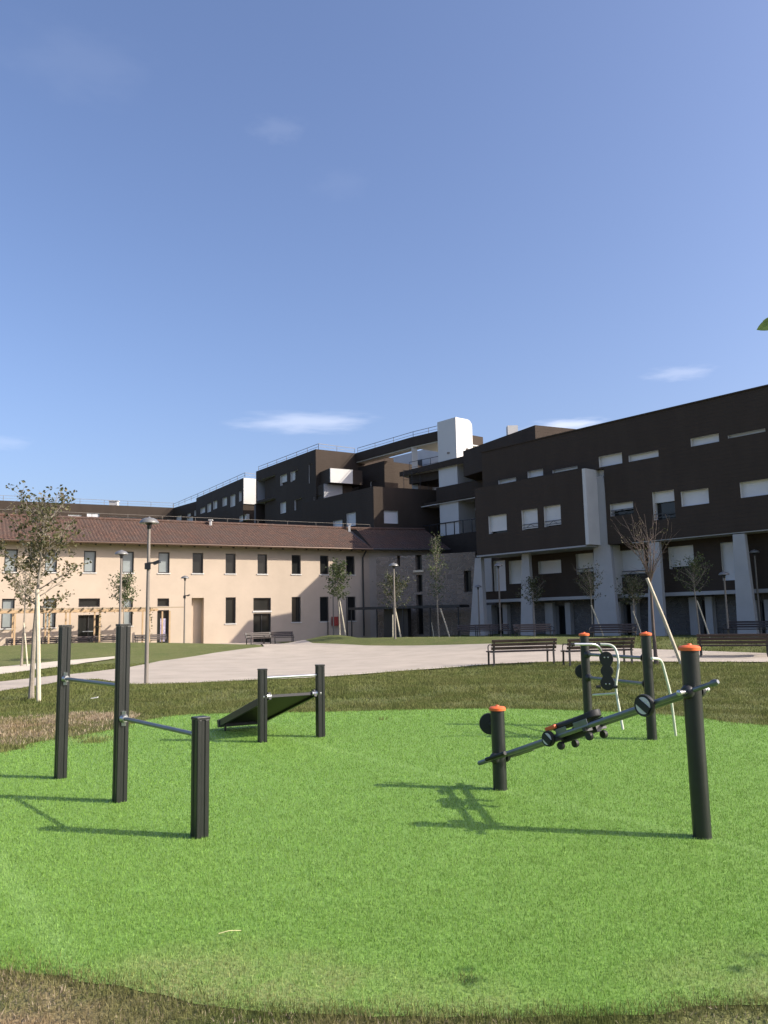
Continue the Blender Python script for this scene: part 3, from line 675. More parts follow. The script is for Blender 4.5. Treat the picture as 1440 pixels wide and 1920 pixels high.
# white pillars: slabs standing out from the facade, wider at the foot
def pillar(xt0, xt1, xb0, xb1, zt, off0, off1, src=AP):
    pl = src.shifted(off1); ut0 = pl.uz(xt0, 1060)[0]; ut1 = pl.uz(xt1, 1060)[0]; ub0 = pl.uz(xb0, 1185)[0]; ub1 = pl.uz(xb1, 1185)[0]; d = off1-off0; z0 = -.2; f = pl.pt
    mb = MB(); mb.hexa([f(ub0, z0), f(ub1, z0), f(ub1, z0, -d), f(ub0, z0, -d), f(ut0, zt), f(ut1, zt), f(ut1, zt, -d), f(ut0, zt, -d)]); return mb
for (a, b, c, d, zt, o0, o1) in [(891, 902, 879, 909, z1-.1, .3, .6), (979, 992, 975, 1000, z1-.1, .05, .3), (1120, 1141, 1114, 1160, zBT-.4, -.35, -.1),
                                 (1218, 1238, 1214, 1247, z1-.1, -.35, -.1), (1378, 1400, 1382, 1420, z1-.1, -.25, .0), (1462, 1490, 1466, 1505, z1-.1, -.25, 0)]:
    mb = pillar(a, b, c, d, zt, o0, o1)
    mb.build('pillar', M['pilar'], ab)
mb = MB(); AP.box(mb, AP.uz(1116, 900)[0], uPil, z2, zBT+.4, -3, -.35); mb.build('recess_wall', M['white'], ab)
for (pl_, r_) in ((LP, (903, 924, 1048, 1110)), (GP, (1024, 1043, 1130, 1192)), (GP, (1153, 1170, 1135, 1195)), (GP, (1330, 1344, 1128, 1195))):
    q = pl_.rect(*r_); mb = MB(); pl_.box(mb, q[0], q[1], -.2 if pl_ is GP else q[2], q[3], .012, .09); mb.build('wall_panel', M['pilar'], ab)
# penthouse set back on the roof
zP = zR+2.1
a_ = Pz(1003, 797, zP); b_ = Pz(868, 846, zP); c_ = Pz(1095, 806, zP)
mb = MB(); dirb = (V((b_.x, b_.y))-V((a_.x, a_.y))).normalized(); far = V((c_.x, c_.y))+dirb*14
mb.prism([tuple(V((b_.x, b_.y))), tuple(V((a_.x, a_.y))), tuple(V((c_.x, c_.y))), tuple(V((c_.x, c_.y))+V((1, 3))), tuple(V((b_.x, b_.y))+V((3, 5)))], zR+.08, zP)
mb.build('penthouse', M['clad'], ab)
k_ = Pd(960, 804, Pz(961, 801, zP).y+4); mb = MB(); mb.box((k_.x, k_.y, k_.z-.5), (.75, .7, 1.35)); mb.build('chimney', M['white'], ab)

# ---- terraces between the wings (block F)
FP0 = V((5.0, 66.0)); FP = Plane(FP0-dA*12, FP0+dA*6)
fb = thing('terrace_block', 'dark block of stacked open terraces with pale ceilings left of the pillared apartments', 'building', tuple(FP.pt(2, 5)))
uF0 = FP.uz(766, 960)[0]; uF1 = FP.uz(915, 900)[0]; uF2 = FP.uz(818, 930)[0]
zf = dict(b3=(0, FP.uz(880, 998)[1]), s3=FP.uz(870, 936)[1], b2=(FP.uz(884, 932)[1], FP.uz(884, 902)[1]), s1=FP.uz(768, 889)[1], r1=FP.uz(904, 860)[1], top=0)
mb = MB(); block(mb, FP, uF1+.6, uF1+7.5, 0, 13.9, 6); mb.build('hidden_shade_block', M['clad'], fb)  # unseen block added to throw shade on the tiled wing roof
mb = MB(); block(mb, FP, uF0, uF1, zf['b3'][0], zf['b3'][1], 6); mb.build('lower_band', M['clad'], fb)
mb = MB(); FP.box(mb, uF2, uF1, zf['b2'][0], zf['b2'][1], -.25, 0); FP.box(mb, uF0+.3, uF1, zf['b2'][0]-.02, zf['b2'][0]+.22, -5, -.26); mb.build('balcony', M['clad'], fb)
mb = MB(); FP.box(mb, uF0, uF1, zf['b2'][0]-.1, zf['b2'][0]-.03, -5, -.1); mb.build('ceiling', M['white'], fb)
mb = MB(); mb.hexa([FP.pt(uF0-1, zf['s1'], -.1), FP.pt(uF1, zf['r1'], -.1), FP.pt(uF1, zf['r1']-.5, -4.9), FP.pt(uF0-1, zf['s1']-.5, -4.9), FP.pt(uF0-1, zf['s1']+.06, -.1), FP.pt(uF1, zf['r1']+.06, -.1), FP.pt(uF1, zf['r1']-.44, -4.9), FP.pt(uF0-1, zf['s1']-.44, -4.9)]); mb.build('ceiling', M['white'], fb)
mb = MB(); mb.hexa([FP.pt(uF0-1.1, zf['s1']-.02, 0), FP.pt(uF1, zf['r1']-.02, 0), FP.pt(uF1, zf['r1']-.02, -.09), FP.pt(uF0-1.1, zf['s1']-.02, -.09), FP.pt(uF0-1.1, FP.uz(768, 881)[1], 0), FP.pt(uF1, FP.uz(904, 846)[1], 0), FP.pt(uF1, FP.uz(904, 846)[1], -.09), FP.pt(uF0-1.1, FP.uz(768, 881)[1], -.09)])
mb.build('parapet', M['clad'], fb)
mb = MB(); FP.box(mb, uF0-1, uF1, zf['b3'][1]+.01, zf['b2'][0]-.12, -5.3, -5.0); FP.box(mb, uF0+1.2, uF1, zf['b2'][0]+.23, zf['s1']+.1, -3.4, -3.1); mb.build('rear_wall', M['white'], fb)
mb = MB(); FP.box(mb, uF0, uF0+.25, zf['b3'][1]+.01, zf['b2'][0]-.11, -3.5, -.2); FP.box(mb, uF0+1.6, uF0+1.9, zf['b3'][1]+.01, zf['b2'][0]-.11, -5, -3.2); mb.build('partition', M['white'], fb)
mb = MB()
for k in range(9):
    u = uF0+1.3+k*(uF1-uF0-1.5)/8; FP.box(mb, u, u+.05, zf['b3'][1]+.01, zf['b3'][1]+1.05, -.3, -.25)
FP.box(mb, uF0+1.3, uF1-.1, zf['b3'][1]+1.05, zf['b3'][1]+1.12, -.32, -.23); mb.build('railing', M['dark'], fb)
mb = MB()
for k in range(4):
    u = uF0+2.2+k*(uF1-uF0-2.6)/4; FP.box(mb, u, u+.8, zf['b3'][1]+.02, zf['b3'][1]+2.1, -4.98, -4.93)
mb.build('door', M['frame'], fb)

# ---- distant stepped blocks
ZB = 17.5
def pz(x, y, z=ZB): p = Pz(x, y, z); return V((p.x, p.y))
zx = lambda a, b, c, d: (300+a/4.235, 300+b/4.235, 760+c/4.235, 760+d/4.235)
bb = thing('apartment_building', 'tall dark stepped apartment block rising behind the tile roof centre', 'building', (-6, 75, 0))
BP = Plane(pz(480, 884), pz(592, 842))
bw = [BP.rect(*zx(955, 1008, 560, 640)), BP.rect(*zx(1037, 1097, 530, 610)), BP.rect(*zx(1183, 1218, 470, 622)), BP.rect(*zx(957, 1000, 775, 862)), BP.rect(*zx(1068, 1128, 752, 835)), BP.rect(*zx(1222, 1300, 725, 777))]
lg = BP.rect(*zx(772, 915, 600, 760)); lg2 = BP.rect(*zx(748, 918, 785, 980))
mb = MB(); block(mb, BP, 0, BP.L, 0, ZB, 9, bw+[lg, lg2]); mb.build('wall', M['clad'], bb)
for i, r in enumerate(bw): window(BP, r, bb, M['white'], .35, 'shutter', open_=[.3, .15, 0, 0, 0, 0][i])
window(BP, lg, bb, M['grey'], 2.2, 'glass', name='loggia'); window(BP, lg2, bb, M['grey'], 2.2, 'panel', name='loggia')
e0 = pz(592, 842); e1 = pz(668, 850)
EP = Plane(e0, e1); mb = MB(); block(mb, EP, .01, EP.L+1, 0, ZB-.003, 12); mb.build('wall', M['clad'], bb, label='sunlit brown end wall')
roof_rail([BP.pt(0, 0, -.3).xy, BP.pt(BP.L, 0, -.3).xy, EP.pt(EP.L, 0, -.3).xy], ZB, bb, M['lamp'], h=.55)
# block H: white-ended box
HP = Plane(pz(560, 902, 15.3), pz(618, 878, 15.3)); zH = HP.uz(618, 905)[1]
mb = MB(); block(mb, HP, HP.uz(593, 900)[0], HP.L, zH, 15.3, 3.4); mb.build('bay', M['clad'], bb)
mb = MB(); HP.box(mb, HP.L, HP.L+.15, zH+.01, 15.29, -2.3, -.01); mb.build('bay_side', M['white'], bb)
mb = MB(); block(mb, HP, HP.uz(593, 900)[0], HP.uz(612, 930)[0], 0, zH-.01, 3.0, off=.3); mb.build('bay', M['clad'], bb)
u6 = HP.uz(612, 930)[0]; mb = MB(); HP.box(mb, u6, u6+.12, HP.uz(616, 965)[1], zH-.02, -1.6, .28); mb.build('bay_side', M['grey'], bb)
# block E: upper roof slab, wall, terrace
eb = thing('apartment_building', 'dark apartment block with raised roof slab and brown lit side walls beside white stair tower', 'building', (0, 73, 0))
r0, r1, r2 = pz(666, 850), pz(770, 820), pz(829, 806)
nE = Plane(r0, r1).n
mb = MB(); mb.prism([tuple(r0), tuple(r1), tuple(r2), tuple(r2-nE*5), tuple(r1-nE*5), tuple(r1-nE*1.2), tuple(r0-nE*1.2)], 16.65, ZB); mb.build('roof_slab', M['clad'], eb)
mb = MB(); mb.prism([tuple(r0-nE*.1), tuple(r1-nE*.1), tuple(r2-nE*.1), tuple(r2-nE*4.9), tuple(r1-nE*4.9), tuple(r1-nE*1.1), tuple(r0-nE*1.1)], 16.55, 16.645); mb.build('ceiling', M['white'], eb)
E1 = Plane(r0-nE*.3, r1-nE*.3); u7 = E1.uz(721, 890)[0]
ew = [E1.rect(655, 664, 913, 926), E1.rect(695, 706, 903, 913)]
mb = MB(); block(mb, E1, -1, u7, 0, 16.1, 6, ew); mb.build('wall', M['clad'], eb)
for r in ew: window(E1, r, eb, M['white'], .3, 'shutter')
c0 = E1.pt(u7, 0).xy; dd = V((.80, .60)).normalized()
T1 = Plane(c0, c0+dd*4.2); mb = MB(); block(mb, T1, .01, T1.L, 10, 16.08, 3); mb.build('wall', M['clad'], eb, label='sunlit brown side wall of the terrace')
tf = pz(768, 884, 14.3)
dE = Plane(r0, r1).d; mb = MB(); mb.prism([tuple(r1-nE*6.5-dE*11), tuple(r2-nE*6.5-dE*3.5), tuple(r2-nE*6.9-dE*3.5), tuple(r1-nE*6.9-dE*11)], 10, 18.2); mb.build('rear_wall', M['white'], eb)
mb = MB(); q = r1-nE*.4; mb.box((q.x, q.y, 14.6), (.5, .5, 3.9)); mb.build('column', M['white'], eb)
TP = Plane(r1-nE*6.45, r2-nE*6.45); rr = TP.rect(806, 826, 857, 876); mb = MB(); TP.box(mb, rr[0], rr[1], rr[2], rr[3], .0, .06); mb.build('shutter', M['white'], eb)
rr = TP.rect(778, 792, 864, 884); mb = MB(); TP.box(mb, rr[0], rr[1], rr[2], rr[3], .0, .06); mb.build('door', M['frame'], eb)
roof_rail([tuple(r0-nE*.3), tuple(r1-nE*.3), tuple(r2-nE*.3)], ZB, eb, M['lamp'], h=.55)
# block G: lower volume with sunlit brown face
g0, g1, g2 = pz(700, 912, 12.5), pz(752, 915, 12.5), pz(620, 931, 12.5)
G1 = Plane(g2, g0); G2 = Plane(g0, g0+(g1-g0).normalized()*9)
gw = [G1.rect(650, 667, 963, 988), G1.rect(625, 642, 977, 990)]; gw2 = [G2.rect(720, 746, 957, 981)]
mb = MB(); block(mb, G1, -5, G1.L, 0, 12.5, 4, gw); mb.build('wall', M['clad'], eb)
mb = MB(); block(mb, G2, .01, G2.L, 0, 12.497, 6, gw2); mb.build('wall', M['clad'], eb, label='brown side wall, upper corner in sun')
for r in gw: window(G1, r, eb, M['white'], .3, 'shutter')
for r in gw2: window(G2, r, eb, M['white'], .3, 'shutter')
roof_rail([G2.pt(3.0, 0, -.2).xy, G2.pt(5.5, 0, -.4).xy], 12.5, eb, M['dark'], h=1.6, step=.8)
# terrace slab at E between column and tower with parapet railing
mb = MB(); mb.prism([tuple(r1+nE*.3), tuple(r2+nE*.3), tuple(r2-nE*3), tuple(r1-nE*3)], 13.2, 14.2); mb.build('terrace_slab', M['clad'], eb)
roof_rail([tuple(r1+nE*.2), tuple(r2+nE*.2)], 14.2, eb, M['dark'], h=1.0, step=1.2)

# ---- white stair tower
kz = 18.04; K = pz(854, 782, kz); dl = V((-.64, .77)); dr = V((.77, .64))
tw = thing('stair_tower', 'white rendered tower with rounded top corner above the dark roofs', 'tower', (K.x, K.y, 12))
wl, wr = 2.22, 1.95
def tp(a, b, z): q = K+dl*a+dr*b; return V((q.x, q.y, z))
mb = MB(); prof = [(0, 8), (0, kz), (wr-.55, kz)]+[(wr-.55+.55*math.sin(t), kz-.55+.55*math.cos(t)) for t in [math.pi/2*k/8 for k in range(1, 9)]]+[(wr, 8)]
n_ = len(prof); i = len(mb.v)
mb.v += [tp(0, b, z) for b, z in prof]+[tp(wl, b, z) for b, z in prof]
mb.f.append(tuple(range(n_))); mb.f.append(tuple(n_+k for k in reversed(range(n_))))
for k in range(n_): mb.f.append((k, (k+1) % n_+0 if False else n_+k, n_+(k+1) % n_, (k+1) % n_))
mb.build('shaft', mat('bright_white_render', (.68, .665, .63), .8, 0, .04, .6), tw)
mb = MB(); mb.box(tp(.9, -.02, kz-2.9), (.3, .12, .12)); mb.box(tp(-.03, 1.2, kz-2.6), (.25, .12, .12)); mb.build('roof_bracket', M['lamp'], tw)

# ---- far block C (long dark) and D (brown, sunlit)
fbk = thing('apartment_building', 'long low dark apartment block receding left with white sunlit end', 'building', (-20, 95, 0))
CPn = Plane(pz(368, 934), pz(456, 896)); CE = Plane(pz(456, 896), pz(456, 896)+V((.77, .64))*6)
cw = [CPn.rect(*zx(322, 358, 820, 862)), CPn.rect(*zx(377, 405, 785, 852)), CPn.rect(*zx(423, 453, 765, 828)), CPn.rect(*zx(497, 531, 738, 805)), CPn.rect(*zx(560, 597, 718, 810)), CPn.rect(*zx(628, 647, 685, 765)), CPn.rect(*zx(632, 686, 880, 925))]
mb = MB(); block(mb, CPn, 0, CPn.L, 0, ZB, 9, cw); mb.build('wall', M['clad'], fbk)
for r in cw: window(CPn, r, fbk, M['white'], .35, 'shutter')
zc = CE.uz(458, 945)[1]
mb = MB(); CPn.box(mb, CPn.L+.005, CPn.L+.13, zc, ZB-.02, -8.9, -.01); mb.build('end_wall', M['white'], fbk)
C2 = Plane(pz(322, 953), pz(368, 940)); cw2 = [C2.rect(*zx(133, 170, 880, 940)), C2.rect(*zx(220, 243, 860, 885)), C2.rect(*zx(215, 262, 893, 940)), C2.rect(*zx(274, 286, 835, 880))]
mb = MB(); block(mb, C2, 0, C2.L+.5, 0, ZB-.01, 8, cw2); mb.build('wall', M['clad'], fbk)
for r in cw2: window(C2, r, fbk, M['white'], .35, 'shutter')
roof_rail([C2.pt(0, 0, -.2).xy, CPn.pt(0, 0, -.2).xy, CPn.pt(CPn.L, 0, -.2).xy, CE.pt(4, 0, -.2).xy], ZB, fbk, M['lamp'], h=.6)
db = thing('apartment_building', 'low brown sunlit apartment block far left behind the tile roof', 'building', (-40, 105, 0))
DPn = Plane(pz(-150, 932), pz(326, 952)); 
def zz1(a, b, c, d): return (a/4, b/4, 880+c/4, 880+d/4)
dw = [DPn.rect(*zz1(652, 745, 325, 384)), DPn.rect(*zz1(80, 160, 335, 365)), DPn.rect(*zz1(215, 270, 335, 365)), DPn.rect(*zz1(510, 612, 338, 350)), DPn.rect(*zz1(1255, 1300, 373, 420))]
dlg = DPn.rect(*zz1(805, 1290, 352, 395))
mb = MB(); block(mb, DPn, 0, DPn.L, 0, ZB, 9, dw+[dlg]); mb.build('wall', M['clad'], db)
for r in dw: window(DPn, r, db, M['white'], .3, 'shutter')
window(DPn, dlg, db, M['grey'], 1.5, 'glass', name='loggia')
k_ = DPn.pt(DPn.uz(207, 938)[0], 0).xy; mb = MB(); mb.box((k_.x, k_.y+1.5, ZB+.3), (1.1, .8, .8)); mb.box((k_.x, k_.y+1.5, ZB+.74), (1.3, 1.0, .08)); mb.build('chimney', M['white'], db)
roof_rail([DPn.pt(0, 0, -.3).xy, DPn.pt(DPn.L, 0, -.3).xy], ZB, db, M['lamp'], h=.7, step=3)

# ------------------------------------------------------------------ pergola
PG = CP.shifted(3.4)
pg = thing('pergola', 'long pale timber pergola with climbing plants before the cream wall', 'pergola', tuple(PG.pt(10, 0)))
zp = PG.uz(200, 1142)[1]; ua, ub_ = PG.uz(-40, 1140)[0], PG.uz(345, 1140)[0]
mb = MB(); PG.box(mb, ua, ub_-1.6, zp-.16, zp, -.06, .06); PG.box(mb, ua, ub_-1.6, zp-.16, zp, -2.06, -1.94)
mb.build('beam', M['pine'], pg)
mb = MB(); PG.box(mb, ua, ub_, zp+.03, zp+.09, -.03, .03); u = ua
while u < ub_-1.6: PG.box(mb, u, u+.05, zp+.002, zp+.10, -2.3, .25); u += .55
mb.build('rafters', mat('grey_timber', (.34, .27, .18), .8, 0, .2, 4), pg)
for px in (28, 92, 131, 187, 280, 318):
    u = PG.uz(px, 1170)[0]; mb = MB(); PG.box(mb, u-.045, u+.045, -.3, zp-.161, -.04, .04); mb.build('post', M['pine'], pg)
    mb = MB(); PG.box(mb, u-.045, u+.045, -.3, zp-.161, -2.04, -1.96); mb.build('post', M['pine'], pg)
def leafset(mb, pts, size, seed):
    r = random.Random(seed)
    for p in pts:
        s = size*r.uniform(.6, 1.25); a = V((r.gauss(0, 1), r.gauss(0, 1), r.gauss(0, .8))).normalized(); b = a.cross(V((r.gauss(0, 1), r.gauss(0, 1), r.gauss(0, 1)))).normalized()
        c = a.cross(b)*s*.12; i = len(mb.v); mb.v += [p-a*s*.5, p+b*s*.32+c, p+a*s*.5, p-b*s*.32+c]; mb.f.append((i, i+1, i+2, i+3)); t = min(1, max(0, r.gauss(.42, .28))); mb.t += [t]*4
vines = []
for px in (92, 187, 282):
    u = PG.uz(px, 1170)[0]
    for k in range(50): 
        z = random.random()**.8*zp; vines.append(PG.pt(u+random.gauss(0, .07), z, random.gauss(.05, .06)))
for k in range(170): vines.append(PG.pt(random.uniform(ua, ub_-1.6), zp+random.gauss(-.05, .1), random.gauss(.02, .08)))
mb = MB(); leafset(mb, vines, .12, 5); o = mb.build('climbing_vine', M['leafA'], pg)

# ------------------------------------------------------------------ lamps
LH = 4.05
def make_lamp(name, label, loc, spot=False, z0=0):
    t = thing(name, label, 'street lamp', loc, 0, 'dome topped path lamps')
    MB().tube([(0, 0, -.1), (0, 0, .9), (0, 0, LH-.16)], [.052, .050, .038], 12).build('pole', M['lamp'], t, True, world=False)
    MB().lathe([(.036, LH-.22), (.055, LH-.18), (.055, LH-.12), (.09, LH-.08), (.10, LH-.06)], seg=16).build('neck', M['dark'], t, True, world=False)
    MB().lathe([(.235, LH-.07), (.24, LH-.06), (.225, LH-.02), (.18, LH+.03), (.11, LH+.065), (.03, LH+.08), (.02, LH+.10), (0, LH+.105)], seg=24).build('lamp_dome', M['dome'], t, True, world=False)
    if spot:
        mb = MB(); mb.box((.12, -.02, 2.98), (.26, .04, .04)); mb.box((.22, -.04, 2.99), (.16, .13, .07), (.94, 0, .34), (0, 1, 0), (-.34, 0, .94)); mb.box((.0, -.06, 2.90), (.14, .05, .16))
        mb.build('spotlight', M['dark'], t, world=False)
    return t
lamp0 = lamp_spot = None
LAMPS = [(280, 969, 'large grey dome lamp with a bracketed spotlight, nearest lamp on the left lawn', True), (228, 1031, 'grey dome lamp standing behind the middle tall black post', False),
 (347, 1079, 'small dome lamp with spotlight at the end of the pergola', True), (341, 1099, 'shorter far dome lamp just left of the spotlight lamp by the pergola', False),
 (529, 1095, 'thin dome lamp beside the benches before the cream wall', False), (624, 1071, 'dome lamp standing in front of the pale leafy tree by the wall corner', False),
 (738, 1055, 'dome lamp before the shaded stone wall', False), (934, 1056, 'tall dome lamp before the leftmost white pillars', False), (896, 1096, 'dark distant lamp against the first white pillar', False),
 (1414, 1030, 'dome lamp at the far right by the white pillar', False), (1357, 1071, 'faint distant lamp right of the round leafy tree', False)]
base_l = {}
for i, (px, py, lab, sp) in enumerate(LAMPS):
    z = 0
    for k in range(8): p = Pz(px, py, z+LH+.1); z = H(p.x, p.y)
    if i in (6, 8, 10): p = Pd(px, py, {6: 39.3, 8: 50, 10: 36.5}[i]); z = p.z-LH-.1
    if sp not in base_l: base_l[sp] = make_lamp('street_lamp', lab, (p.x, p.y, z), sp)
    else: dup(base_l[sp], (p.x, p.y, z), 0, lab, 'dome topped path lamps')

# ------------------------------------------------------------------ benches
def make_bench(label, loc, rz):
    """faces local +Y, back slats on the -Y side; 1.8 m long"""
    t = thing('park_bench', label, 'bench', loc, rz, 'dark slatted park benches')
    mb = MB()
    for k in range(4): mb.box((0, .02+k*.115, .41-.008*abs(k-1.5)), (2.0, .095, .035))
    mb.build('seat', M['wood'], t, world=False, bevel=.006)
    mb = MB()
    for k, (z, y) in enumerate([(.50, -.075), (.605, -.112), (.71, -.15)]): mb.box((0, y, z), (2.0, .03, .085), Y=(0, .95, .31), Z=(0, -.31, .95))
    mb.build('backrest', M['wood'], t, world=False, bevel=.006)
    for s in (-1, 1):
        x = s*.92
        mb = MB(); mb.beam((x, -.055, 0), (x, -.05, .43), .05, .03, (0, 1, 0)); mb.beam((x, -.05, .42), (x, -.155, .74), .05, .03, (0, 1, 0)); mb.build('leg', M['dark'], t, world=False)
        mb = MB(); mb.beam((x, .43, 0), (x, .40, .42), .05, .03, (0, 1, 0)); mb.beam((x, -.06, .41), (x, .42, .41), .05, .025); mb.build('leg', M['dark'], t, world=False)
        mb = MB(); mb.tube(arc([(x, -.12, .59), (x, .30, .60), (x, .44, .56), (x, .43, .38)], r=.1), .016, 8); mb.build('armrest', M['dark'], t, True, world=False)
    return t
b1 = G(982, 1247); b1v = (G(1040, 1244)-G(922, 1248)).xy.normalized()
bench0 = make_bench('slatted bench with its back to the turf, leftmost of the three beside the plaza', tuple(b1), math.atan2(.20, .98))
def bench(px, py, rz, lab, sc=None, z=None):
    p = G(px, py) if z is None else z
    return dup(bench0, tuple(p), rz, lab, 'dark slatted park benches', sc)
bench(1126, 1247, math.atan2(.16, .98), 'slatted bench behind the back-pad exercise frame beside the plaza')
q = Pd(1374, 1200, 24.2); bench(1376, 1252, -.42, 'slatted bench right of the tall orange-capped post', None, V((q.x, q.y, H(q.x, q.y)-.06)))
for px, py, dep, rz, lab in [(890, 1190, 46, .1, 'low shaded bench at foot of the first white pillar'), (1000, 1191, 40, .2, 'shaded bench under the dark tree, between pillars'),
    (1150, 1190, 35, -.5, 'shaded bench before the widest white pillar'), (1403, 1192, 36, -.8, 'shaded bench before the right white pillar'), (923, 1190, 45, .1, 'shaded bench right of the distant dark lamp')]:
    p = Pd(px, py, dep); z = H(p.x, p.y); dup(bench0, (p.x, p.y, z), rz+math.pi, lab, 'dark slatted park benches')
af = math.atan2(dC.y, dC.x)
for px, lab in [(46, 'bench under pergola behind the twin-trunk tree'), (75, 'bench under pergola right of the young tree stakes'), (103, 'bench under pergola left of the leftmost black post'), (141, 'bench under pergola left of the glass door'), (197, 'small bench just right of the glass door'), (283, 'bench behind the near lamp pole by the cream wall')]:
    q = CP.shifted(1.6).uz(px, 1190)[0]; p = CP.pt(q, 0, 1.6); dup(bench0, (p.x, p.y, 0), af+math.pi, lab, 'dark slatted park benches')
p = Pd(486, 1203, 50.5); dup(bench0, (p.x, p.y, H(p.x, p.y)), af+math.pi+.3, 'bench before the door with pale lintel, turned end on', 'dark slatted park benches')
p = Pd(521, 1201, 51.5); dup(bench0, (p.x, p.y, H(p.x, p.y)), af+math.pi-.2, 'bench in shade right of the door with pale lintel', 'dark slatted park benches')

# ------------------------------------------------------------------ trees
def make_tree(name, label, loc, hgt, cb_, rad, nleaf, leafsize, seed, leafm, barkm, tr=.04, lean=(0, 0), style='round', group='young planted trees', nlimb=22, up=.55):
    r = random.Random(seed); t = thing(name, label, 'tree', loc, 0, group)
    mb = MB(); tips = []; 
    top = V((lean[0], lean[1], hgt*.97)); N = 14; tp_ = []
    for k in range(N+1):
        f = k/N; tp_.append(V((top.x*f+math.sin(f*5+seed)*.02*hgt/4, top.y*f+math.cos(f*4+seed)*.02*hgt/4, top.z*f-(.05 if k == 0 else 0))))
    if style == 'vase': tp_ = tp_[:int(N*cb_)+1]; 
    rr = [tr*(1.25 if k == 0 else 1)*(1-.80*(k/N)) for k in range(len(tp_))]; mb.tube(tp_, rr, 8)
    def at(f): 
        k = min(len(tp_)-2, int(f*(N))); return tp_[k].lerp(tp_[k+1], min(1, f*N-k))
    for i in range(nlimb):
        if style == 'vase': f = cb_*r.uniform(.93, .999); ln = (1-cb_)*hgt*r.uniform(.65, 1.05)
        else:
            f = cb_+(1-cb_)*(i/nlimb)**.9*.93; pr = math.sin(math.pi*min(1, .18+.82*(f-cb_)/(1-cb_)))
            ln = rad*(.45+.75*pr)*r.uniform(.7, 1.15)
        st = at(min(f, .985 if style != 'vase' else f)); az = i*2.4+r.uniform(-.4, .4); 
        if style == 'vase': upz = r.uniform(2.8, 5.5)
        else: upz = up+1.0*(f-cb_)/(1-cb_)+r.uniform(-.15, .25)
        d = V((math.cos(az), math.sin(az), upz)).normalized(); pts = [st]; p = st.copy(); ns = 5
        for k in range(ns):
            d = (d+V((r.gauss(0, .11), r.gauss(0, .11), r.gauss(.03, .08)))).normalized(); p = p+d*ln/ns; pts.append(p.copy())
        r0 = tr*.33*(1-.5*f); mb.tube(pts, [r0*(1-.75*k/ns) for k in range(ns+1)], 5)
        for k in range(1, ns+1):
            tips.append((pts[k], k/ns))
            if k < ns or style != 'vase':
                for s in range(2 if style != 'vase' else 1):
                    d2 = (d+V((r.gauss(0, .7), r.gauss(0, .7), r.gauss(.15, .4)))).normalized(); l2 = ln*r.uniform(.15, .38)
                    q = pts[k]+d2*l2*.5; q2 = q+(d2+V((r.gauss(0, .2), r.gauss(0, .2), .1)))*l2*.5; mb.tube([pts[k], q, q2], [r0*.4, r0*.28, r0*.12], 4); tips += [(q, .6), (q2, 1)]
    mb.build('trunk', barkm, t, True, world=False)
    lm = MB(); pts = []
    for k in range(nleaf):
        p, w = r.choice(tips)
        if noise.noise(p*1.6+V((seed, 0, 0))) < -.22 and r.random() < .8: continue
        s = rad*.03+leafsize*.42; pts.append(p+V((r.gauss(0, s), r.gauss(0, s), r.gauss(0, s)-.02)))
    leafset(lm, pts, leafsize, seed); lm.build('crown', leafm, t, world=False)
    return t
def stake(label, a, b, r=.035):
    mb = MB(); a = V(a); b = V(b); mb.tube([a-V((0, 0, .1)), a.lerp(b, .5), b], [r*1.05, r, r*.92], 8)
    return tag(mb.build('tree_stake', M['stake'], None, True), label, 'stake', 'timber stakes propping young trees')
def on_ground(px, dep): p = Pd(px, 1200, dep); return V((p.x, p.y, H(p.x, p.y)))
def hz_h(px, py, loc): return Pd(px, py, loc.y).z-loc.z       # height above base of a pixel at that distance
T = G(59, 1311); hh = hz_h(68, 918, T)
make_tree('young_tree', 'sparse twin-stemmed looking tree with olive brown leaves beside a stake, nearest at left', tuple(T), hh*.97, .44, .86, 2500, .088, 3, M['leafA'], M['bark'], .055, (.10, 0), nlimb=30, up=.45)
sb = G(73, 1315); stake('pale upright stake right beside the nearest left tree', sb, Pd(70, 1105, sb.y+.05), .045)
def tree_at(px, dep, ytop, ybot, halfw, n, leafm, barkm, lab, seed, ls=.11, **kw):
    loc = on_ground(px, dep); h = hz_h(px, ytop, loc); cbf = hz_h(px, ybot, loc)/h
    make_tree('young_tree', lab, tuple(loc), h, cbf+.05, halfw*dep/F, n, ls, seed, leafm, barkm, **kw); return loc
l = tree_at(43, 30, 1050, 1150, 34, 1300, M['leafA'], M['bark'], 'smaller olive tree on the mound behind the nearest tree', 11, .085, tr=.05); stake('pale stake right of the small tree on the mound', l+V((.22, 0, 0)), l+V((-.0, 0, 1.6)), .03)
l = tree_at(231, 32, 1085, 1146, 31, 1150, M['leafB'], M['bark'], 'small round tree behind the middle black post and lamp', 13, .09, tr=.04)
l = tree_at(637, 46, 1058, 1128, 27, 1500, M['leafB'], M['bark'], 'pale leafy tree at the sunlit corner of the cream building', 14, .13, tr=.05, lean=(-.1, 0)); stake('white stake propping the tree at the cream corner', l+V((.35, -.2, 0)), l+V((.02, 0, 2.0)), .04); stake('thin upright stake left of the leaning stake at the cream corner', l+V((.02, -.25, 0)), l+V((.0, -.2, 1.6)), .03)
l = tree_at(740, 42.5, 1085, 1148, 33, 1000, M['leafC'], M['bark'], 'dark leafy tree behind the lamp before the stone wall', 15, .12, tr=.05); stake('white slanting stake beside the lamp before the stone wall', l+V((.35, -.2, 0)), l+V((0, 0, 1.9)), .04); stake('upright stake left of the lamp before the stone wall', l+V((-.1, -.2, 0)), l+V((-.08, -.2, 1.3)), .03)
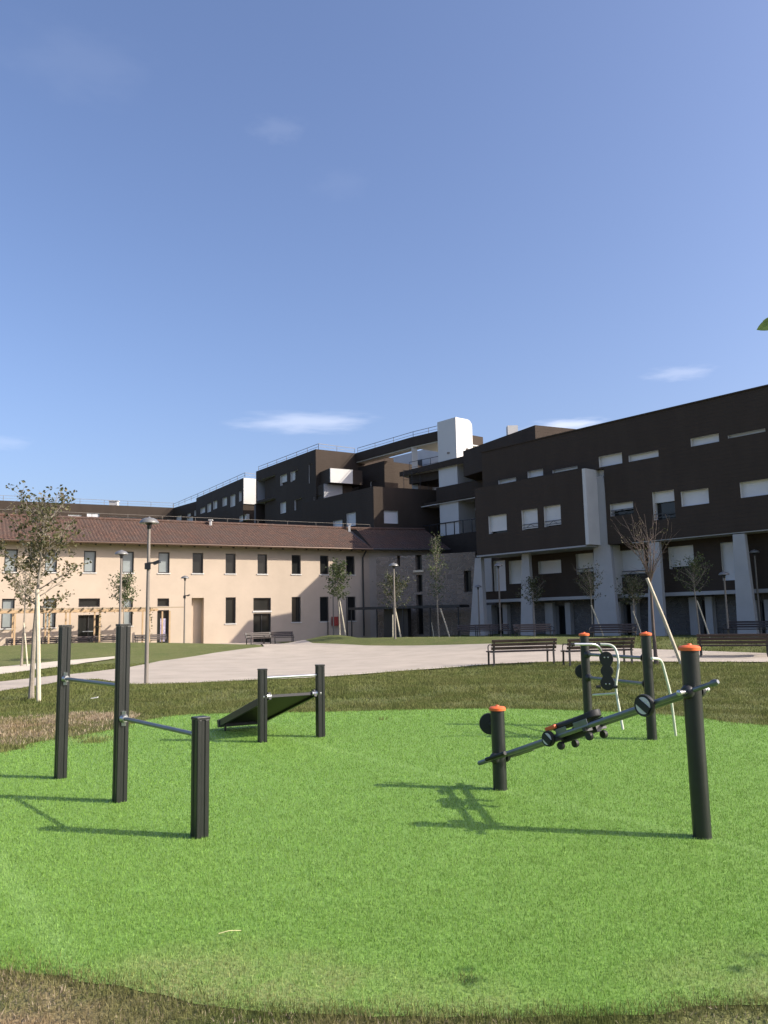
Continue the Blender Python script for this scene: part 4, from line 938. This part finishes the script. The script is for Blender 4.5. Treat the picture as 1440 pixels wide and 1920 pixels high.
l = tree_at(824, 44, 1000, 1135, 26, 1000, M['leafB'], M['bark'], 'tall slim sparse tree with pale trunk before the stone wall', 16, .11, tr=.05, nlimb=30, up=.9, lean=(-.1, 0)); stake('long white slanting stake under the tall slim tree', l+V((.62, -.2, 0)), l+V((.1, 0, 1.75)), .04); stake('thin dark stake left of the tall slim tree', l+V((-.25, .2, 0)), l+V((-.4, .2, 1.0)), .022)
l = tree_at(1003, 43, 1090, 1140, 24, 700, M['leafC'], M['bark'], 'small dark tree before the second white pillar', 17, .11, tr=.045)
l = tree_at(1112, 37, 1078, 1128, 34, 900, M['leafC'], M['bark'], 'twiggy tree before the widest white pillar', 18, .085, tr=.045, nlimb=26); stake('slanting white stake left of the bench by the widest pillar', l+V((.42, -.2, .3)), l+V((0, 0, 1.6)), .035)
l = tree_at(1192, 36, 1088, 1140, 28, 900, M['leafC'], M['bark'], 'dark bushy tree left of the bare branched tree', 19, .10, tr=.045); stake('dark slanting stake behind the back-pad frame', l+V((.3, -.2, 0)), l+V((-.05, 0, 1.3)), .025)
l = tree_at(1312, 36, 1055, 1115, 33, 800, M['leafB'], M['bark'], 'round leafy tree before the right-hand dark wall', 20, .10, tr=.045, lean=(-.1, 0)); stake('pale slanting stake of the round tree at right', l+V((.42, -.2, 0)), l+V((0, 0, 1.7)), .035)
l = on_ground(1229, 22.5); hh = hz_h(1220, 935, l)
make_tree('young_tree', 'nearly leafless tree with reddish upright branches', tuple(l), hh, .56, .7, 170, .05, 23, M['leafA'], M['bark2'], .055, (-.07, 0), 'vase', nlimb=20)
a = G(1280, 1246); stake('long pale leaning stake crossing the bare branched tree', a, Pd(1213, 1084, l.y-.15), .05)

# overhanging tree just outside the right edge: one twig reaches into view, others throw leaf shadows on the turf
SUND = V((.967*math.cos(math.radians(33)), -.25*math.cos(math.radians(33)), math.sin(math.radians(33)))).normalized()
tl = thing('overhanging_tree', 'single green leaf tip hanging in from the right edge against the sky', 'tree', (5.6, -.9, 0))
mb = MB(); mb.tube([(5.6, -.9, -.1), (5.62, -.88, 1.5), (5.58, -.85, 3.2), (5.5, -.8, 4.2)], [.10, .08, .055, .03], 10)
lv = MB(); tipp = Pd(1446, 606, 2.2)
def limb(b):
    a = V((5.58, -.86, 2.7)); pts = [a.lerp(b, k/8)+V((0, 0, .12*math.sin(math.pi*k/8))) for k in range(9)]; mb.tube(pts, [.025*(1-k/9)+.002 for k in range(9)], 6)
limb(tipp+V((.10, -.05, .02)))
mb.build('trunk', M['bark'], tl, True)
def big_leaf(c, d, s, nrm):
    d = V(d).normalized(); n_ = V(nrm).normalized(); sd = d.cross(n_).normalized(); i = len(lv.v); K = 7
    for k in range(K+1):
        t = k/K; w = s*.36*math.sin(math.pi*t**.8)**.8 if 0 < t < 1 else 0; c_ = c+d*s*t-n_*s*.18*t*t
        lv.v += [c_-sd*w+n_*w*.25, c_, c_+sd*w+n_*w*.25]; lv.t += [.25+.5*random.random()]*3
    for k in range(K):
        q = i+k*3; lv.f += [(q, q+1, q+4, q+3), (q+1, q+2, q+5, q+4)]
big_leaf(tipp+V((.012, 0, .0)), (-1, .1, -.25), .050, (.1, -.9, .25)); big_leaf(tipp+V((.03, 0, .002)), (-.75, .2, .25), .050, (-.2, -.9, .3)); big_leaf(tipp+V((.05, 0, -.02)), (-.2, .2, -.9), .05, (.5, -.8, .3))
for (px, py, n_, hz_) in [(873, 1838, 3, 2.6), (1395, 1787, 2, 2.5), (1380, 1816, 3, 2.5), (1418, 1806, 2, 2.5)]:
    g_ = Pz(px, py, 0); b = g_+SUND*(hz_/SUND.z)
    for k in range(n_): big_leaf(b+V((random.gauss(0, .02), random.gauss(0, .02), random.gauss(0, .02))), (random.gauss(0, 1), random.gauss(0, 1), -.3), .06, (.5, -.3, 1))
lv.build('crown', leaf_mat('young_leaf', (.13, .20, .035), (.26, .34, .08)), tl, world=True)

# ------------------------------------------------------------------ exercise equipment
def sq_post(mb, p, h, w=.098, ang=0):
    """square extrusion with grooved faces and a flat cap"""
    c, s_ = math.cos(ang), math.sin(ang); X = V((c, s_, 0)); Yv = V((-s_, c, 0)); prof = []
    hw = w/2; g = .010; d = .006
    side = [(-hw+.006, -hw), (-g*1.6, -hw), (-g, -hw+d), (g, -hw+d), (g*1.6, -hw), (hw-.006, -hw), (hw, -hw+.006)]
    for k in range(4):
        a = k*math.pi/2; ca, sa = math.cos(a), math.sin(a); prof += [(x*ca-y*sa, x*sa+y*ca) for x, y in side]
    mb.prism([tuple((V((p.x, p.y, 0))+X*x+Yv*y).xy) for x, y in prof], p.z-.05, p.z+h-.02)
    mb.box(V((p.x, p.y, p.z+h-.009)), (w+.004, w+.004, .020), X, Yv)
tA, tB, tC = Pz(113, 1460, 0), Pz(224, 1504, 0), Pz(374, 1570, 0)
hA = Pd(118, 1172, tA.y).z; hB = Pd(231, 1170, tB.y).z; hC = Pd(374, 1344, tC.y).z
tri = thing('pull_up_frame', 'three square black posts of falling height joined by two steel bars', 'exercise frame', tuple(tB))
ang = math.atan2((tC-tA).y, (tC-tA).x)
for p, h in ((tA, hA), (tB, hB), (tC, hC)):
    mb = MB(); sq_post(mb, p, h, .100, ang); mb.build('post', M['black'], tri, bevel=.002)
zAB = Pd(120, 1272, tA.y).z; zBC = Pd(232, 1346, tB.y).z
for p, q, z in ((tA, tB, zAB), (tB, tC, zBC)):
    d = (q-p).normalized(); a = V((p.x, p.y, z))+d*.05; b = V((q.x, q.y, z))-d*.05
    mb = MB(); mb.tube([a, b], .0175, 14); mb.build('bar', M['tube'], tri, True)
    for e, s_ in ((a, 1), (b, -1)):
        mb = MB(); mb.lathe([(.040, 0), (.040, .012), (.028, .03), (.028, .05)], e, d*s_, 16)
        mb.box(e+V((0, 0, .045))+d*s_*.008, (.03, .03, .035)); mb.box(e+V((0, 0, -.045))+d*s_*.008, (.03, .03, .035)); mb.build('bracket', M['steel'], tri, True)
        
# sit-up board between two posts
u0_, u1_ = Pz(492, 1392, 0), Pz(601, 1382, 0)
sit = thing('sit_up_bench', 'inclined black sit-up board hung between two square posts', 'exercise bench', tuple((u0_+u1_)/2))
ang2 = math.atan2((u1_-u0_).y, (u1_-u0_).x)
for p, py, pp in ((u0_, 1254, 493), (u1_, 1246, 600)):
    mb = MB(); sq_post(mb, p, Pd(pp, py, p.y).z, .100, ang2); mb.build('post', M['black'], sit, bevel=.002)
dd = (u1_-u0_).normalized(); za = Pd(500, 1271, u0_.y).z; mb = MB(); mb.tube([V((u0_.x, u0_.y, za))+dd*.05, V((u1_.x, u1_.y, za))-dd*.05], .017, 12); mb.build('bar', M['steel'], sit, True)
zbd = Pd(510, 1306, u0_.y).z; fw = V((-dd.y, dd.x, 0))
upA = V((u0_.x, u0_.y, zbd))+dd*.065; upB = V((u1_.x, u1_.y, zbd))-dd*.065
lowv = Pd(412, 1350, 11.6)-upA; lowv = fw*lowv.dot(fw)*1.0+dd*(Pd(412, 1350, 11.6)-upA).dot(dd)+V((0, 0, .11-zbd))
nb = dd.cross(lowv.normalized()).normalized()
if nb.z < 0: nb = -nb
def bp(a, b, c): return upA.lerp(upB, a)+lowv*b+nb*c
mb = MB(); mb.hexa([bp(.06, 0, -.02), bp(.94, 0, -.02), bp(.94, 1, -.02), bp(.06, 1, -.02), bp(.06, 0, .02), bp(.94, 0, .02), bp(.94, 1, .02), bp(.06, 1, .02)]); mb.build('board', M['rubber'], sit, bevel=.004)
for a in (0, 1):
    mb = MB(); a0, a1 = (0.0, .058) if a == 0 else (.942, 1.0)
    mb.hexa([bp(a0, -.02, -.05), bp(a1, -.02, -.05), bp(a1, 1.0, -.05), bp(a0, 1.0, -.05), bp(a0, -.02, .045), bp(a1, -.02, .045), bp(a1, 1, .045), bp(a0, 1, .045)]); mb.build('side_rail', M['black'], sit, bevel=.004)
mb = MB(); mb.hexa([bp(-.02, 1.005, -.055), bp(1.02, 1.005, -.055), bp(1.02, 1.04, -.055), bp(-.02, 1.04, -.055), bp(-.02, 1.005, .05), bp(1.02, 1.005, .05), bp(1.02, 1.04, .05), bp(-.02, 1.04, .05)]); mb.build('end_rail', M['black'], sit)
for a in (.05, .95):
    q = bp(a, .93, -.05); mb = MB(); mb.tube([q, V((q.x, q.y, -.02))], .016, 8); mb.build('leg', M['black'], sit, True)
for e, s_ in ((upA, -1), (upB, 1)):
    mb = MB(); mb.lathe([(.045, -.045), (.05, -.02), (.032, .02), (.03, .07)], e+dd*s_*.02, dd*-s_, 14); mb.build('bracket', M['steel'], sit, True)

def round_post(parent, p, h, r=.0625):
    mb = MB(); mb.lathe([(r, -.05), (r, h-.03), (r-.004, h-.028)], p, (0, 0, 1), 28); mb.build('post', M['round'], parent, True)
    mb = MB(); mb.lathe([(r-.002, h-.029), (r+.013, h-.027), (r+.014, h-.006), (r+.004, h+.004), (.02, h+.011), (.014, h+.02), (0, h+.02)], p, (0, 0, 1), 28); mb.build('post_cap', M['orange'], parent, True)
    mb = MB(); mb.lathe([(r+.003, 0), (r+.003, .012)], p, (0, 0, 1), 28); mb.build('base_ring', M['dark'], parent, True)
# slide trainer: low and tall post with a pair of inclined rails, carriage and hand wheel
q0, q1 = Pz(938, 1481, 0), Pz(1317, 1571, 0)
sl = thing('slide_trainer', 'orange-capped trainer with sloping twin rails and sliding carriage', 'exercise machine', tuple((q0+q1)/2))
round_post(sl, q0, Pd(934, 1326, q0.y).z); round_post(sl, q1, Pd(1297, 1212, q1.y).z)
A_ = Pd(902, 1430, q0.y-.14); B_ = Pd(1336, 1286, q1.y+.02)
ra = Pd(938, 1420, q0.y); rb = Pd(1300, 1296, q1.y); dv = (rb-ra).normalized(); hv = V((dv.x, dv.y, 0)).normalized(); sdv = V((-hv.y, hv.x, 0))   # sideways (away-left)
upv = sdv.cross(dv).normalized(); upv = upv if upv.z > 0 else -upv
sp_ = .085
for s_ in (-1, 1):
    mb = MB(); a = ra-dv*.20+sdv*s_*sp_; b = rb+dv*.02+sdv*s_*sp_
    mb.tube([a, b], .021, 14); mb.build('rail', M['tube'], sl, True)
mb = MB(); mb.tube([rb-sdv*.16, rb+sdv*.16], .016, 10); mb.tube([ra-sdv*.16, ra+sdv*.16], .016, 10); mb.build('axle', M['steel'], sl, True)
for pt_, s_ in ((rb, -1), (rb, 1), (ra, -1), (ra, 1)):
    mb = MB(); c_ = pt_+sdv*s_*.07; mb.lathe([(.046, -.018), (.050, 0), (.042, .02), (.030, .03)], c_, sdv*s_, 18); mb.build('clamp', M['dark'], sl, True)
    mb = MB(); mb.lathe([(.020, .03), (.020, .055), (.012, .06)], pt_+sdv*s_*.115, sdv*s_, 12); mb.build('bolt', M['steel'], sl, True)
mb = MB(); e_ = rb+dv*.04; mb.tube([e_-sdv*.06, e_+dv*.17-sdv*.06], .017, 12); mb.lathe([(.022, 0), (.024, .03), (.014, .05)], e_+dv*.16-sdv*.06, dv, 14); mb.build('rail_stop', M['tube'], sl, True)
# end grips on the low side
for s_ in (-1, 1):
    mb = MB(); c_ = ra+dv*.12+sdv*s_*.17; mb.tube([c_-dv*.12, c_+dv*.14], .017, 12); mb.build('hand_grip', M['rubber'], sl, True)
# hand wheels
def wheel(c, ax, r, name='disc'):
    mb = MB(); mb.lathe([(r*.62, -.015), (r, -.018), (r+.004, 0), (r, .018), (r*.62, .015)], c, ax, 28); w = mb.build(name, M['rubber'], sl, True)
    for s2 in (-1, 1):
        mb = MB(); mb.lathe([(r*.78, .0), (r*.78, .006)], c+V(ax)*s2*.0155, V(ax)*s2, 28); mb.build('hub', M['white'], w, True)
        mb = MB()
        for k in range(2):
            a = k*math.pi+2.2; e1 = dv*math.cos(a)+upv*math.sin(a); mb.beam(c+V(ax)*s2*.024, c+V(ax)*s2*.024+e1*r*.80, .050, .010, ax)
        mb.build('spoke', M['rubber'], w)
    return w
f1 = (Pd(1205, 1327, 5.9)-ra).dot(dv)
wheel(ra+dv*f1-sdv*(sp_+.045), -sdv, .078)
f0 = (Pd(1030, 1392, 6.7)-ra).dot(dv)
wheel(ra+dv*f0-sdv*(sp_+.045), -sdv, .060, 'roller')
# carriage: shaped black seat with chrome side plates, orange nose
f2 = (Pd(1068, 1368, 6.55)-ra).dot(dv); cc = ra+dv*f2+upv*.028
mb = MB(); pr = []
for k in range(22):
    a = 2*math.pi*k/22; pr.append((math.cos(a)*.25, math.sin(a)*(.115+.02*math.cos(a*2))))
i = 0; lo_ = [cc+dv*x+sdv*y+upv*.025 for x, y in pr]; hi_ = [cc+dv*x*1.0+sdv*y*1.0+upv*(.055+.03*(x/.25)**2) for x, y in pr]; n_ = len(pr)
mb.v = lo_+hi_; mb.f = [tuple(reversed(range(n_))), tuple(range(n_, 2*n_))]+[(k, (k+1) % n_, n_+(k+1) % n_, n_+k) for k in range(n_)]; mb.build('seat', M['rubber'], sl, True, bevel=.008)
for s_ in (-1, 1):
    mb = MB(); mb.box(cc-sdv*s_*.10-dv*.10+upv*.0, (.12, .006, .05), dv, sdv, upv); mb.box(cc-sdv*s_*.10+dv*.12+upv*.0, (.15, .006, .055), dv, sdv, upv); mb.build('side_plate', M['tube'], sl, bevel=.004)
mb = MB(); mb.box(cc-dv*.20+upv*.05-sdv*.05, (.11, .13, .030), dv, sdv, upv); mb.build('warning_label', M['orange'], sl, bevel=.004)
for x in (-.16, .16):
    for s_ in (-1, 1):
        mb = MB(); mb.lathe([(.030, -.016), (.034, 0), (.030, .016)], cc+dv*x+sdv*s_*sp_-upv*.105, sdv, 14); mb.build('guide_wheel', M['rubber'], sl, True)
mb = MB(); mb.box(cc-upv*.06, (.40, .05, .05), dv, sdv, upv); mb.box(cc+dv*.16-upv*.05, (.03, .25, .03), dv, sdv, upv); mb.box(cc-dv*.16-upv*.05, (.03, .25, .03), dv, sdv, upv); mb.build('carriage_frame', M['dark'], sl)
# foot pad disc behind the low post
pd_ = Pd(918, 1357, q0.y+.14); 
mb = MB(); ax = V((.75, .66, 0)).normalized(); mb.lathe([(.04, -.02), (.092, -.016), (.098, 0), (.092, .016), (.04, .02)], pd_, V((.35, .94, 0)).normalized(), 24); mb.build('foot_disc', M['rubber'], sl, True)
mb = MB(); mb.tube([pd_, V((q0.x, q0.y, pd_.z))], .018, 10); mb.build('disc_arm', M['dark'], sl, True)

# back-pad trainer: two orange-capped posts, cross bars, triple pad, curved pale handles
s0_, s1_ = Pz(1104, 1362, 0), Pz(1223, 1387, 0)
bt = thing('back_pad_trainer', 'trainer with lobed black back pad and pale curved tubes between two orange-capped posts', 'exercise machine', tuple((s0_+s1_)/2))
round_post(bt, s0_, Pd(1098, 1188, s0_.y).z, .060); round_post(bt, s1_, Pd(1214, 1187, s1_.y).z, .060)
dq = (s1_-s0_).normalized(); fn = V((dq.y, -dq.x, 0)).normalized(); fn = fn if fn.x < 0 else -fn          # towards the camera-left
for py0 in (1234, 1283):
    z = Pd(1200, py0+.5, s1_.y-.0).z if False else Pd(1213, py0, s1_.y).z
    mb = MB(); mb.tube([V((s0_.x, s0_.y, z))+dq*.05, V((s1_.x, s1_.y, z))-dq*.05], .021, 12); mb.build('cross_bar', M['tube'], bt, True)
    for e, s_ in ((s0_, 1), (s1_, -1)):
        mb = MB(); mb.lathe([(.052, 0), (.050, .02), (.030, .05)], V((e.x, e.y, z))+dq*s_*.055, dq*s_, 16); mb.build('bracket', M['dark'], bt, True)
pc_ = Pd(1138, 1258, 10.25)
# lobed pad facing the camera
mb = MB(); prof = []
zt = pc_.z
X_ = V((.97, -.24, 0)); N_ = V((-.24, -.97, 0))
out = []
for k in range(64):
    a = 2*math.pi*k/64; best = 0
    dx, dz = math.sin(a), math.cos(a)
    for (cz_, r_) in ((.155, .088), (0, .078), (-.150, .090)):
        b_ = dz*cz_; disc = b_*b_-(cz_*cz_-r_*r_)
        if disc >= 0: best = max(best, b_+math.sqrt(disc))
    out.append((dx*best, dz*best))
n_ = len(out); fr = [pc_+X_*x+V((0, 0, z))+N_*.02 for x, z in out]; bk_ = [pc_+X_*x+V((0, 0, z))-N_*.02 for x, z in out]
mb.v = bk_+fr; mb.f = [tuple(reversed(range(n_))), tuple(range(n_, 2*n_))]+[(k, (k+1) % n_, n_+(k+1) % n_, n_+k) for k in range(n_)]; mb.build('back_pad', M['rubber'], bt, bevel=.012)
for z in (.17, -.16):
    for x in (-.022, .022):
        mb = MB(); mb.lathe([(.009, 0), (.009, .006), (.004, .009)], pc_+X_*x+V((0, 0, z))+N_*.021, N_, 8); mb.build('bolt', M['steel'], bt, True)
mb = MB(); mb.tube([pc_+V((0, 0, .05))-N_*.02, pc_+V((0, 0, .05))-N_*.16], .02, 8); mb.tube([pc_+V((0, 0, -.12))-N_*.02, pc_+V((0, 0, -.12))-N_*.16], .02, 8); mb.build('pad_mount', M['dark'], bt, True)
def tb(pts, name, r=.015, m='pale', rad=.09):
    mb = MB(); mb.tube(arc([Pd(*p) for p in pts], 7, rad), r, 12); return mb.build(name, M[m], bt, True)
tb([(1076, 1208, 10.1), (1120, 1208, 10.15), (1131, 1228, 10.3)], 'handle', .017, 'steel')
tb([(1122, 1208, 10.45), (1152, 1209, 10.4), (1161, 1240, 10.35), (1154, 1290, 10.3), (1168, 1368, 10.2)], 'handle', .016)
tb([(1112, 1303, 10.8), (1157, 1300, 10.3)], 'foot_bar', .013)
tb([(1222, 1234, 9.8), (1240, 1236, 9.95), (1257, 1300, 10.0), (1267, 1379, 10.15)], 'support_tube', .016)
tb([(1118, 1288, 10.15), (1126, 1288, 10.15)], 'foot_peg', .02, 'rubber'); tb([(1150, 1288, 10.15), (1157, 1288, 10.15)], 'foot_peg', .02, 'rubber')
tb([(1071, 1209, 10.1), (1077, 1208, 10.1)], 'grip_end', .022, 'rubber'); tb([(1119, 1208, 10.45), (1125, 1208, 10.45)], 'grip_end', .022, 'rubber')
c_ = Pd(1091, 1259, s0_.y+.12); mb = MB(); mb.lathe([(.05, -.02), (.092, -.016), (.098, 0), (.092, .016), (.05, .02)], c_, V((.35, .94, 0)).normalized(), 24); mb.build('back_disc', M['rubber'], bt, True)
mb = MB(); mb.tube([c_, V((s0_.x, s0_.y, c_.z))], .018, 10); mb.build('disc_arm', M['dark'], bt, True)

# small litter
c_ = Pz(430, 1757, 0); mb = MB(); mb.tube([c_+V((-.05, -.012, .022)), c_+V((.0, .0, .03)), c_+V((.055, .016, .024))], .0022, 5); tag(mb.build('straw', M['straw'], None), 'pale straw lying across the near turf', 'straw')
c_ = G(177, 1312); mb = MB(); mb.box(c_+V((0, 0, .035)), (.13, .05, .012), (1, .2, .1), (-.2, 1, 0)); mb.box(c_+V((.03, .02, .045)), (.07, .04, .01), (1, -.4, .2), (.4, 1, 0)); tag(mb.build('paper_scrap', M['white'], None, bevel=.003), 'white scrap of paper on the lawn behind the left posts', 'litter')

# ------------------------------------------------------------------ light and sky
EL = math.radians(33); SUN_AZ = math.atan2(.967, -.25)
sd_ = bpy.data.lights.new('sun', 'SUN'); sd_.energy = 4.4; sd_.angle = math.radians(.5); sd_.color = (1, .92, .80)
so_ = bpy.data.objects.new('sun', sd_); COL.objects.link(so_); so_.rotation_euler = SUND.to_track_quat('Z', 'Y').to_euler(); so_.location = (20, -10, 30)
w = bpy.data.worlds.new('World'); S.world = w; w.use_nodes = True; n = w.node_tree.nodes; l = w.node_tree.links
sky = n.new('ShaderNodeTexSky'); sky.sky_type = 'NISHITA'; sky.sun_disc = False; sky.sun_elevation = EL; sky.sun_rotation = SUN_AZ
sky.air_density = 1.0; sky.dust_density = 3.5; sky.ozone_density = 3.6; sky.altitude = 100
bg = n['Background']; bg.inputs[1].default_value = .147
tc = n.new('ShaderNodeTexCoord').outputs['Generated']; cur = None
def cloud(px, py, wx, wy, amt, tilt=0):
    global cur
    c = ray(px, py); ax = V((c.y, -c.x, 0)).normalized(); ay = c.cross(ax).normalized()*-1
    s = n.new('ShaderNodeVectorMath'); s.operation = 'SUBTRACT'; l.new(tc, s.inputs[0]); s.inputs[1].default_value = c
    out = []
    for a_, w_ in ((ax*math.cos(tilt)+ay*math.sin(tilt), wx), (ay*math.cos(tilt)-ax*math.sin(tilt), wy)):
        d = n.new('ShaderNodeVectorMath'); d.operation = 'DOT_PRODUCT'; l.new(s.outputs[0], d.inputs[0]); d.inputs[1].default_value = a_*(F/w_); out.append(d.outputs['Value'])
    cx = n.new('ShaderNodeCombineXYZ'); l.new(out[0], cx.inputs[0]); l.new(out[1], cx.inputs[1])
    ln = n.new('ShaderNodeVectorMath'); ln.operation = 'LENGTH'; l.new(cx.outputs[0], ln.inputs[0])
    nz = n.new('ShaderNodeTexNoise'); nz.inputs['Scale'].default_value = 1.6; nz.inputs['Detail'].default_value = 6; l.new(cx.outputs[0], nz.inputs['Vector'])
    sc = n.new('ShaderNodeMath'); sc.operation = 'MULTIPLY_ADD'; l.new(nz.outputs[0], sc.inputs[0]); sc.inputs[1].default_value = 1.3; l.new(ln.outputs['Value'], sc.inputs[2])
    mr = n.new('ShaderNodeMapRange'); mr.interpolation_type = 'SMOOTHSTEP'; l.new(sc.outputs[0], mr.inputs[0]); mr.inputs[1].default_value = 1.75; mr.inputs[2].default_value = .75; mr.inputs[4].default_value = amt
    if cur is None: cur = mr.outputs[0]
    else:
        a = n.new('ShaderNodeMath'); a.operation = 'MAXIMUM'; l.new(cur, a.inputs[0]); l.new(mr.outputs[0], a.inputs[1]); cur = a.outputs[0]
cloud(575, 792, 145, 22, .38); cloud(1062, 798, 80, 14, .6); cloud(1275, 700, 66, 14, .22, -.05); cloud(522, 243, 55, 24, .05); cloud(150, 120, 130, 60, .03); cloud(640, 345, 60, 30, .02); cloud(10, 830, 50, 14, .12)
wb = n.new('ShaderNodeVectorMath'); wb.operation = 'MULTIPLY'; l.new(sky.outputs[0], wb.inputs[0]); wb.inputs[1].default_value = (1.05, .99, 1.07)
mx = mixc(n, l, cur, wb.outputs[0], (5.2, 5.4, 6.2)); l.new(mx, bg.inputs[0])
S.view_settings.view_transform = 'Standard'; S.view_settings.look = 'None'; S.view_settings.gamma = 1; S.view_settings.exposure = .55
S.render.engine = 'CYCLES'; S.render.resolution_x = 768; S.render.resolution_y = 1024
